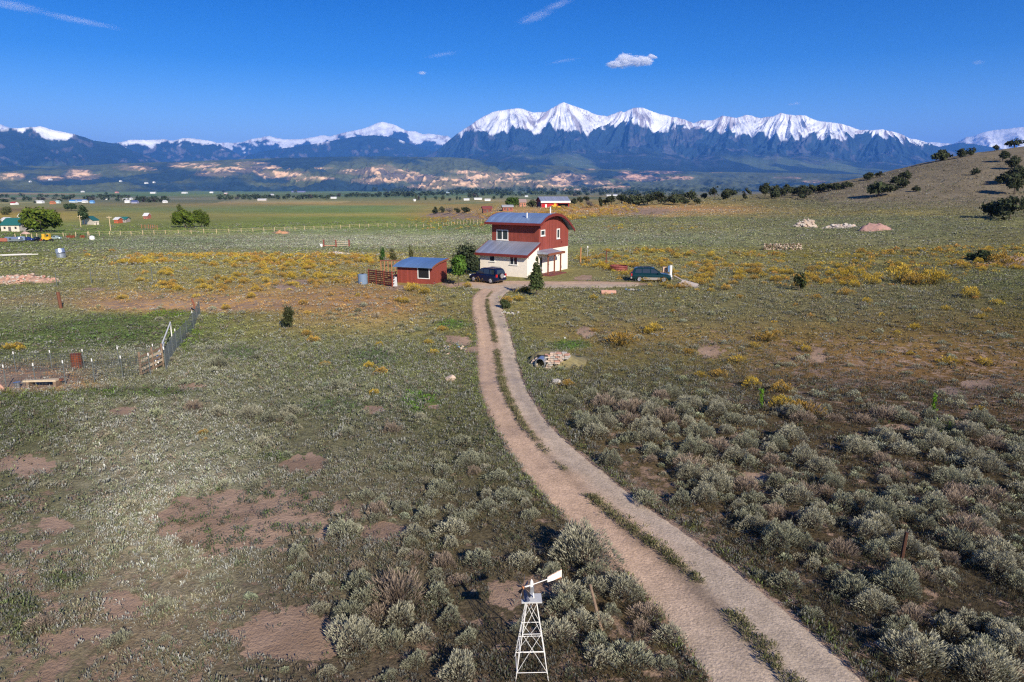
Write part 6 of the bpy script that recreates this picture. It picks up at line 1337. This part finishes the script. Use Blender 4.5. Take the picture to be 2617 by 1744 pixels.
stones('rock_scatter', 'small stones scattered down the ditch left of the drive', 1148, 930, 34, (.9, 4.2), .04, .12, [m_stone2, m_stone, m_wood], 4)
stones('rock_pile', 'heap of white and blue-grey stones beside bare earth left of the drive', 1155, 895, 26, (1.1, 1.3), .06, .14, [m_stone2, m_stone, m_blue, m_pink], 5, hgt=.2)
stones('rock_scatter', 'small white stones by the bush at the bend of the drive', 1305, 802, 9, (.9, .5), .08, .2, m_stone2, 6)
stones('rock_scatter', 'few grey stones along the lower edge of the cross drive', 1620, 742, 10, (1.6, .7), .1, .22, [m_stone2, m_blue], 7)
stones('rock_pile', 'bright cream pile of rocks above the left yellow bushes', 866, 651, 26, (2.1, 1.2), .2, .45, [m_stone2, m_stone], 8, hgt=.35)
def rubble(label, px, py, wpx, h, n, r0, r1, mats, mc, seed, asp=.45):
    """a low spill of earth strewn with stones"""
    p = g1(px, py); w_ = wpx / F_PX * dep(p) / 2; r = thing('rubble_pile', label, 'rubble pile', tuple(p)); nn, m = 22, 44; th = np.linspace(0, 2 * PI, m, endpoint=False); q = np.linspace(0, 1, nn)
    Q, TH = np.meshgrid(q, th, indexing='ij'); ed = 1 + .18 * np.sin(TH * 3 + seed) + .10 * np.sin(TH * 7)
    f = lambda X, Y, Q_: h * np.clip(1 - Q_ ** 2, 0, 1) * (.55 + .9 * np.abs(fbm(X / w_ * 5 + seed, Y / w_ * 5, 3, seed))) + (T(p.x + X, p.y + Y) - p.z) - .12 * Q_ ** 6
    X = w_ * Q * np.cos(TH) * ed; Y = w_ * asp * Q * np.sin(TH) * ed; I = np.arange(nn * m).reshape(nn, m); J = np.roll(I, -1, 1)
    o = mesh_np('earth', np.stack([X, Y, f(X, Y, Q)], -1).reshape(-1, 3), np.stack([I[:-1], I[1:], J[1:], J[:-1]], -1).reshape(-1, 4), mat('spill_earth', mc, .95, var=.25, vscale=2, bump=.6, bscale=4), smooth=True); o.parent = r
    R_ = random.Random(seed); mbs = [MB() for _ in mats]
    for k in range(n):
        a = R_.uniform(0, 6.28); q_ = R_.random() ** .55; x, y = w_ * q_ * math.cos(a), w_ * asp * q_ * math.sin(a); s_ = R_.uniform(r0, r1) * R_.choice((.6, .8, 1, 1.3))
        mbs[R_.randrange(len(mats))].rock((x, y, float(f(np.array(x), np.array(y), np.array(q_))) + s_ * .15), (s_ * R_.uniform(.8, 1.4), s_ * R_.uniform(.8, 1.2), s_ * .7), seed * 500 + k, 1)
    for mb, mm in zip(mbs, mats): o = mb.obj('strewn_stones', mm, r); o['kind'] = 'stuff'
rubble('broad heap of pinkish rubble and white stones at the left edge', 50, 722, 205, .8, 260, .08, .24, [m_pink, m_stone2, m_pink, m_stone], (.40, .25, .18), 9)
rubble('pale rock pile in the far right pasture, leftmost of the far piles', 2060, 580, 58, 1.7, 90, .2, .5, [m_stone, m_stone2], (.40, .33, .28), 11)
rubble('long low grey rock pile in the far right pasture', 2146, 584, 84, .7, 110, .2, .5, [m_stone, m_conc, m_stone2], (.32, .28, .24), 12, .3)
for k, x in enumerate((1968, 2000, 2034)):
    p = g1(x, 640); r = thing('stone_stack', ('left', 'middle', 'right')[k] + ' one of the three square stacks of pale stone', 'stone stack', tuple(p), rad(2), 'square stone stacks in the right field'); R_ = random.Random(k)
    w_ = 33 / F_PX * dep(p)
    for iy in range(4):
        for ix in range(6): MB().rock((-w_ / 2 + w_ * (ix + .5) / 6, R_.uniform(-.1, .5), .15 + iy * .27), (w_ / 10, .28, .17), k * 40 + iy * 6 + ix, 1).obj('stone', m_stone if R_.random() < .6 else m_wood, r)
def dirt_mound(label, px, py, wpx, h, c, seed):
    p = g1(px, py); w_ = wpx / F_PX * dep(p) / 2; n, m = 26, 40; th = np.linspace(0, 2 * PI, m, endpoint=False); q = np.linspace(0, 1, n)
    Q, TH = np.meshgrid(q, th, indexing='ij'); X = w_ * Q * np.cos(TH); Y = w_ * .4 * Q * np.sin(TH)
    Z = h * np.sqrt(np.clip(1 - Q ** 1.6, 0, 1)) * (.75 + .5 * fbm(X / w_ * 3 + seed, Y / w_ * 3, 3, seed)) + (T(p.x + X, p.y + Y) - p.z) - .25 * Q ** 6
    I = np.arange(n * m).reshape(n, m); J = np.roll(I, -1, 1); Fq = np.stack([I[:-1], I[1:], J[1:], J[:-1]], -1).reshape(-1, 4)
    o = mesh_np('dirt_mound', np.stack([X, Y, Z], -1).reshape(-1, 3), Fq, mat('mound_earth', c, .95, var=.2, vscale=1.5, bump=.5, bscale=3), smooth=True); o.location = p; return tag(o, label, 'dirt mound')
dirt_mound('pink earth mound at the right of the far rock piles', 2236, 588, 86, 1.7, (.34, .20, .175), 3)
dirt_mound('small orange earth mound at the edge of the grey-green flat', 720, 598, 36, 1.3, (.42, .22, .12), 4)
dirt_mound('low pink earth mound in front of the farmhouse at far left', 66, 598, 24, .9, (.45, .30, .26), 5)
# stone culvert mouth under the drive
def culvert():
    p = g1(1385, 940); r = thing('culvert', 'dry-laid pale pink stone culvert wall with round metal pipe mouth', 'culvert', tuple(p), rad(-14)); R_ = random.Random(7)
    k = .0245; pr = .30
    MB().loft([[(-.12 + q * math.cos(2 * PI * i / 18), y, .26 + q * 1.15 * math.sin(2 * PI * i / 18)) for i in range(18)] for y, q in ((.9, pr), (-.14, pr), (-.14, pr * 1.1), (.9, pr * 1.1))], cap=False).obj('pipe', m_galv, r)
    MB().box(-.48, .24, .7, .76, -.1, .66).obj('dark_inside', m_dark, r)  # near-black panel closes the pipe, standing in for its inner shade
    bk = []
    for x, f_ in ((-1.25, .05), (-.85, .75), (-.3, 1), (.7, 1), (1.4, .9), (1.9, .45), (2.6, .03)):
        bk.append([(x, .30, -.3), (x, .36 + .3 * (1 - f_), -.05), (x, .36 + .98 * .9, .74 * f_), (x, 1.9, .72 * f_), (x, 3.6, .02), (x, 3.6, -.3)])
    MB().loft(bk).obj('earth_bank', mat('bank_earth', tuple(S((128, 118, 84)) * K), .95, var=.3, vscale=3, bump=.6, bscale=6), r, smooth=True)
    lo = [-.72, -.80, -.82, -.74, -.55, -.30, -.02, .30]; hi_ = [.30, .55, .85, 1.15, 1.42, 1.62, 1.60, 1.30]
    for row in range(8):
        z = row * .10 - .02; x = lo[row] + R_.uniform(-.05, .05); back = row * .14
        while x < hi_[row]:
            w_ = R_.uniform(.14, .38); cx = x + w_ / 2; lift = .10 * max(0, x - .2) ** 1.2
            if not ((cx + .12) ** 2 + (z + .05 - .26) ** 2 < (pr + .03) ** 2):
                M_ = Matrix.Translation((cx, .16 + back, z + lift)) @ Matrix.Rotation(R_.uniform(-.08, .08), 4, 'Z') @ Matrix.Rotation(R_.uniform(-.06, .06), 4, 'Y')
                MB().box(-w_ / 2 + .01, w_ / 2 - .01, -.17 + R_.uniform(-.04, .04), .2, 0, R_.uniform(.075, .10), M_).obj('stone', [m_stone, m_pink, m_stone2, m_stone][R_.randrange(4)], r, bevel=.012)
            x += w_
    return r
culvert()
# things lying about the left pasture
def b_silver(r, p):
    MB().lathe([(.95, 0), (1.0, .1), (1.0, 1.15), (.95, 1.2), (.9, 1.2), (.9, .2)], 20).obj('lower_ring', m_galv, r); o = MB().lathe([(1.0, 1.3), (1.02, 1.4), (1.0, 2.3), (.9, 2.35), (.9, 1.35)], 20).obj('upper_ring', m_galv, r); o.rotation_euler = (rad(-6), rad(-10), 0); o.location = (.1, 0, -.1)
simple('metal_tank', 'shiny silver double-ring metal tank alone in the left pasture', 'tank', 157, 660, b_silver)
simple('pipe_stack', 'bundle of long pale irrigation pipes at the left edge of the pasture', 'pipes', 30, 656, lambda r, p: [MB().tube((-5, -.8 + k * .5, .12), (3.6 - k * 1.2, 1.4 + k * .2, .25), .10, n=6).obj('pipe', cmat((.55, .53, .50)), r) for k in range(3)])
def b_rack(r, p):
    for x in (0, 2.7, 5.6): MB().box(x - .13, x + .13, -.1, .1, -.2, 1.55).obj('post', cmat((.20, .05, .04)), r)
    for z in (.25, .7, 1.15): MB().box(2.7, 5.6, -.03, .03, z, z + .1).obj('rail', m_woodp, r)
    MB().box(.1, 2.6, -.05, .05, .2, .34).obj('bar', cmat((.50, .25, .16)), r); MB().tube((1.9, 0, .7), (2.3, 0, 2.1), .05).obj('lever', m_wood, r); MB().lathe([(.28, -.0), (.33, .35), (.28, .6)], 10).obj('white_tub', m_white, r).location = (-.6, 0, 0)
simple('loading_frame', 'dark red wooden frame with rails and a white tub in the grey-green flat', 'frame', 828, 631, b_rack)
simple('white_tub', 'white tub on dug earth by the fence in the left field', 'tub', 236, 615, lambda r, p: MB().lathe([(.5, 0), (.7, .4), (.6, 1.1), (.2, 1.3)], 12).obj('tub', m_white, r))
def b_digger(r, p):
    y = m_yel; MB().box(-2.2, -1.2, -.6, .6, .6, 3.2).obj('mast', y, r, bevel=.1); MB().box(-1.2, 1.0, -.7, .7, .7, 1.7).obj('body', y, r, bevel=.1); MB().box(-.2, .9, -.65, .65, 1.7, 3.3).obj('cab', y, r, bevel=.08); MB().box(-.1, .8, -.67, -.64, 2.1, 3.0).obj('window', m_glass, r); MB().tube((-1.6, 0, 3.1), (-2.8, 0, 1.2), .18).obj('arm', y, r); MB().box(-3.2, -2.5, -.5, .5, .3, 1.0).obj('bucket', m_rust, r)
    for x in (-1.3, 1.1): MB().tube((x, -.85, .55), (x, .85, .55), .55, n=14).obj('wheel', m_tyre, r)
simple('digger', 'yellow digger parked among the machines at far left', 'digger', 124, 618, b_digger)
def b_truck(c):
    def f(r, p):
        MB().loft([[(x, -.9, .4), (x, -.95, z * .6), (x, -.8, z), (x, .8, z), (x, .95, z * .6), (x, .9, .4)] for x, z in ((-2.2, 1.0), (-2.1, 1.15), (-.9, 1.2), (-.6, 1.75), (.5, 1.75), (1.0, 1.2), (2.0, 1.1), (2.2, .8))]).obj('body', c, r); MB().box(-.5, .4, -.93, -.90, 1.15, 1.6).obj('window', m_glass, r)
        for x in (-1.4, 1.4):
            for yy in (-.85, .85): MB().tube((x, yy - .1, .38), (x, yy + .1, .38), .38, n=12).obj('wheel', m_tyre, r)
    return f
simple('parked_car', 'blue car parked right of the silver trailer at far left', 'car', 72, 617, b_truck(cmat((.03, .05, .18), .3, .3)))
simple('parked_car', 'black car parked between the blue car and the digger', 'car', 95, 617, b_truck(cmat((.01, .012, .02), .3, .3)))
simple('parked_car', 'grey-green car parked beside the yellow digger', 'car', 143, 613, b_truck(cmat((.35, .42, .40), .3, .3)))
def b_trailer(r, p):
    MB().loft([[(x, -1.1, .6), (x, -1.15, 1.6), (x, -.8, 2.4 * k), (x, .8, 2.4 * k), (x, 1.15, 1.6), (x, 1.1, .6)] for x, k in ((-3.4, .85), (-3.1, 1), (3.1, 1), (3.4, .85))]).obj('body', m_galv, r); MB().box(-1.2, -.3, -1.19, -1.15, 1.3, 1.9).obj('window', m_glass, r)
    for x in (-.5, .5): MB().tube((x, -1.0, .4), (x, 1.0, .4), .38, n=12).obj('wheel', m_tyre, r)
    MB().tube((3.3, 0, .6), (4.6, 0, .5), .08).obj('tow_bar', m_dark, r)
simple('trailer', 'long silver trailer parked at far left beyond the fence', 'trailer', 36, 620, b_trailer)
simple('trailer', 'small blue and white trailer right behind the long silver one', 'trailer', 55, 618, lambda r, p: (MB().box(-1.2, 1.2, -.9, .9, .5, 2.3).obj('body', cmat((.35, .45, .60)), r, bevel=.1), MB().box(-.7, .5, -.93, -.9, .9, 1.6).obj('panel', m_white, r), MB().tube((0, -.9, .35), (0, .9, .35), .35, n=12).obj('wheel', m_tyre, r)))
simple('box_trailer', 'rust-red box wagon at the left edge by the silver trailer', 'trailer', 8, 620, lambda r, p: (MB().box(-3, 2.4, -1, 1, .5, 2.1).obj('body', cmat((.35, .12, .08)), r, bevel=.05), MB().tube((-1, -1, .4), (-1, 1, .4), .4, n=12).obj('wheel', m_tyre, r)))
def b_scrap(r, p):
    R_ = random.Random(3)
    for k in range(14): x = R_.uniform(-4, 6); MB().tube((x, R_.uniform(-1, 1), 0), (x + R_.uniform(-1, 1), R_.uniform(-1, 1), R_.uniform(1, 2.2)), .06, n=5).obj('bar', [m_rust, m_wood, m_woodp][k % 3], r)
    for k in range(5): x = R_.uniform(-4, 5); MB().tube((x, -.1, .6), (x, .1, .6), .6, n=14).obj('wheel', m_rust, r)
simple('farm_implements', 'row of rusty farm implements by the fence right of the digger', 'implements', 190, 609, b_scrap)
# power poles
for (px, py, h_, lab) in ((207,581,30,'left power pole standing before the ragged dark tree'),(283,590,37,'taller power pole right of the cream cottage')):
    def f(r, p, h_=h_): 
        H_ = h_ / F_PX * dep(p); MB().tube((0, 0, -.3), (0, 0, H_), .16, .12, 8).obj('pole', m_tan, r); MB().box(-.9, .9, -.06, .06, H_ - .6, H_ - .45).obj('crossarm', m_tan, r)
        for x in (-.75, 0, .75): MB().tube((x, 0, H_ - .45), (x, 0, H_ - .25), .05, n=6).obj('insulator', m_white, r)
    simple('power_pole', lab, 'power pole', px, py, f)
def b_loader(r, p):
    MB().box(-1.6, .4, -.6, .6, .5, 1.3).obj('body', m_yel, r, bevel=.08); MB().box(-.6, .4, -.5, .5, 1.3, 2.0).obj('cab', m_yel, r); MB().box(1.2, 2.2, -.7, .7, .3, .9).obj('bucket', m_yel, r); MB().tube((.3, 0, 1.1), (1.4, 0, .7), .1).obj('arm', m_yel, r)
    for x in (-1.2, .2): MB().tube((x, -.8, .45), (x, .8, .45), .45, n=12).obj('wheel', m_tyre, r)
simple('loader', 'small yellow loader standing before the red barn', 'loader', 1419, 533, b_loader)
simple('standpipe', 'small white-tipped green standpipe above the stone culvert', 'pipe', 1443, 882, lambda r, p: (MB().tube((0, 0, -.1), (0, 0, .5), .035).obj('pipe', cmat((.18, .24, .05)), r), MB().tube((0, 0, .5), (0, 0, .58), .05).obj('cap', m_white, r)))
for k, (px, py, h_, lab) in enumerate(((1943,1045,.95,'tall thin bright green weed stalk behind the yellow bushes at right'),(2383,1060,1.0,'tall thin bright green weed stalk alone on the right slope'))):
    p = g1(px, py); r_ = np.random.default_rng(k); n = 130; z = r_.random(n); P = np.stack([r_.normal(0, .05, n) + .02 * (1 - z), r_.normal(0, .05, n), z * h_], -1); d = np.stack([r_.normal(0, .04, n), r_.normal(0, .04, n), .12 + 0 * z], -1); s_ = np.stack([r_.normal(0, .02, n), r_.normal(0, .02, n), 0 * z], -1)
    V = np.stack([P, P + d * .5 + s_, P + d, P + d * .5 - s_], 1).reshape(-1, 3); o = mesh_np('weed_stalk', V, np.arange(n * 4).reshape(n, 4), FM, np.tile([[.10, .20, .02]], (n * 4, 1))); o.location = p; tag(o, lab, 'weed')
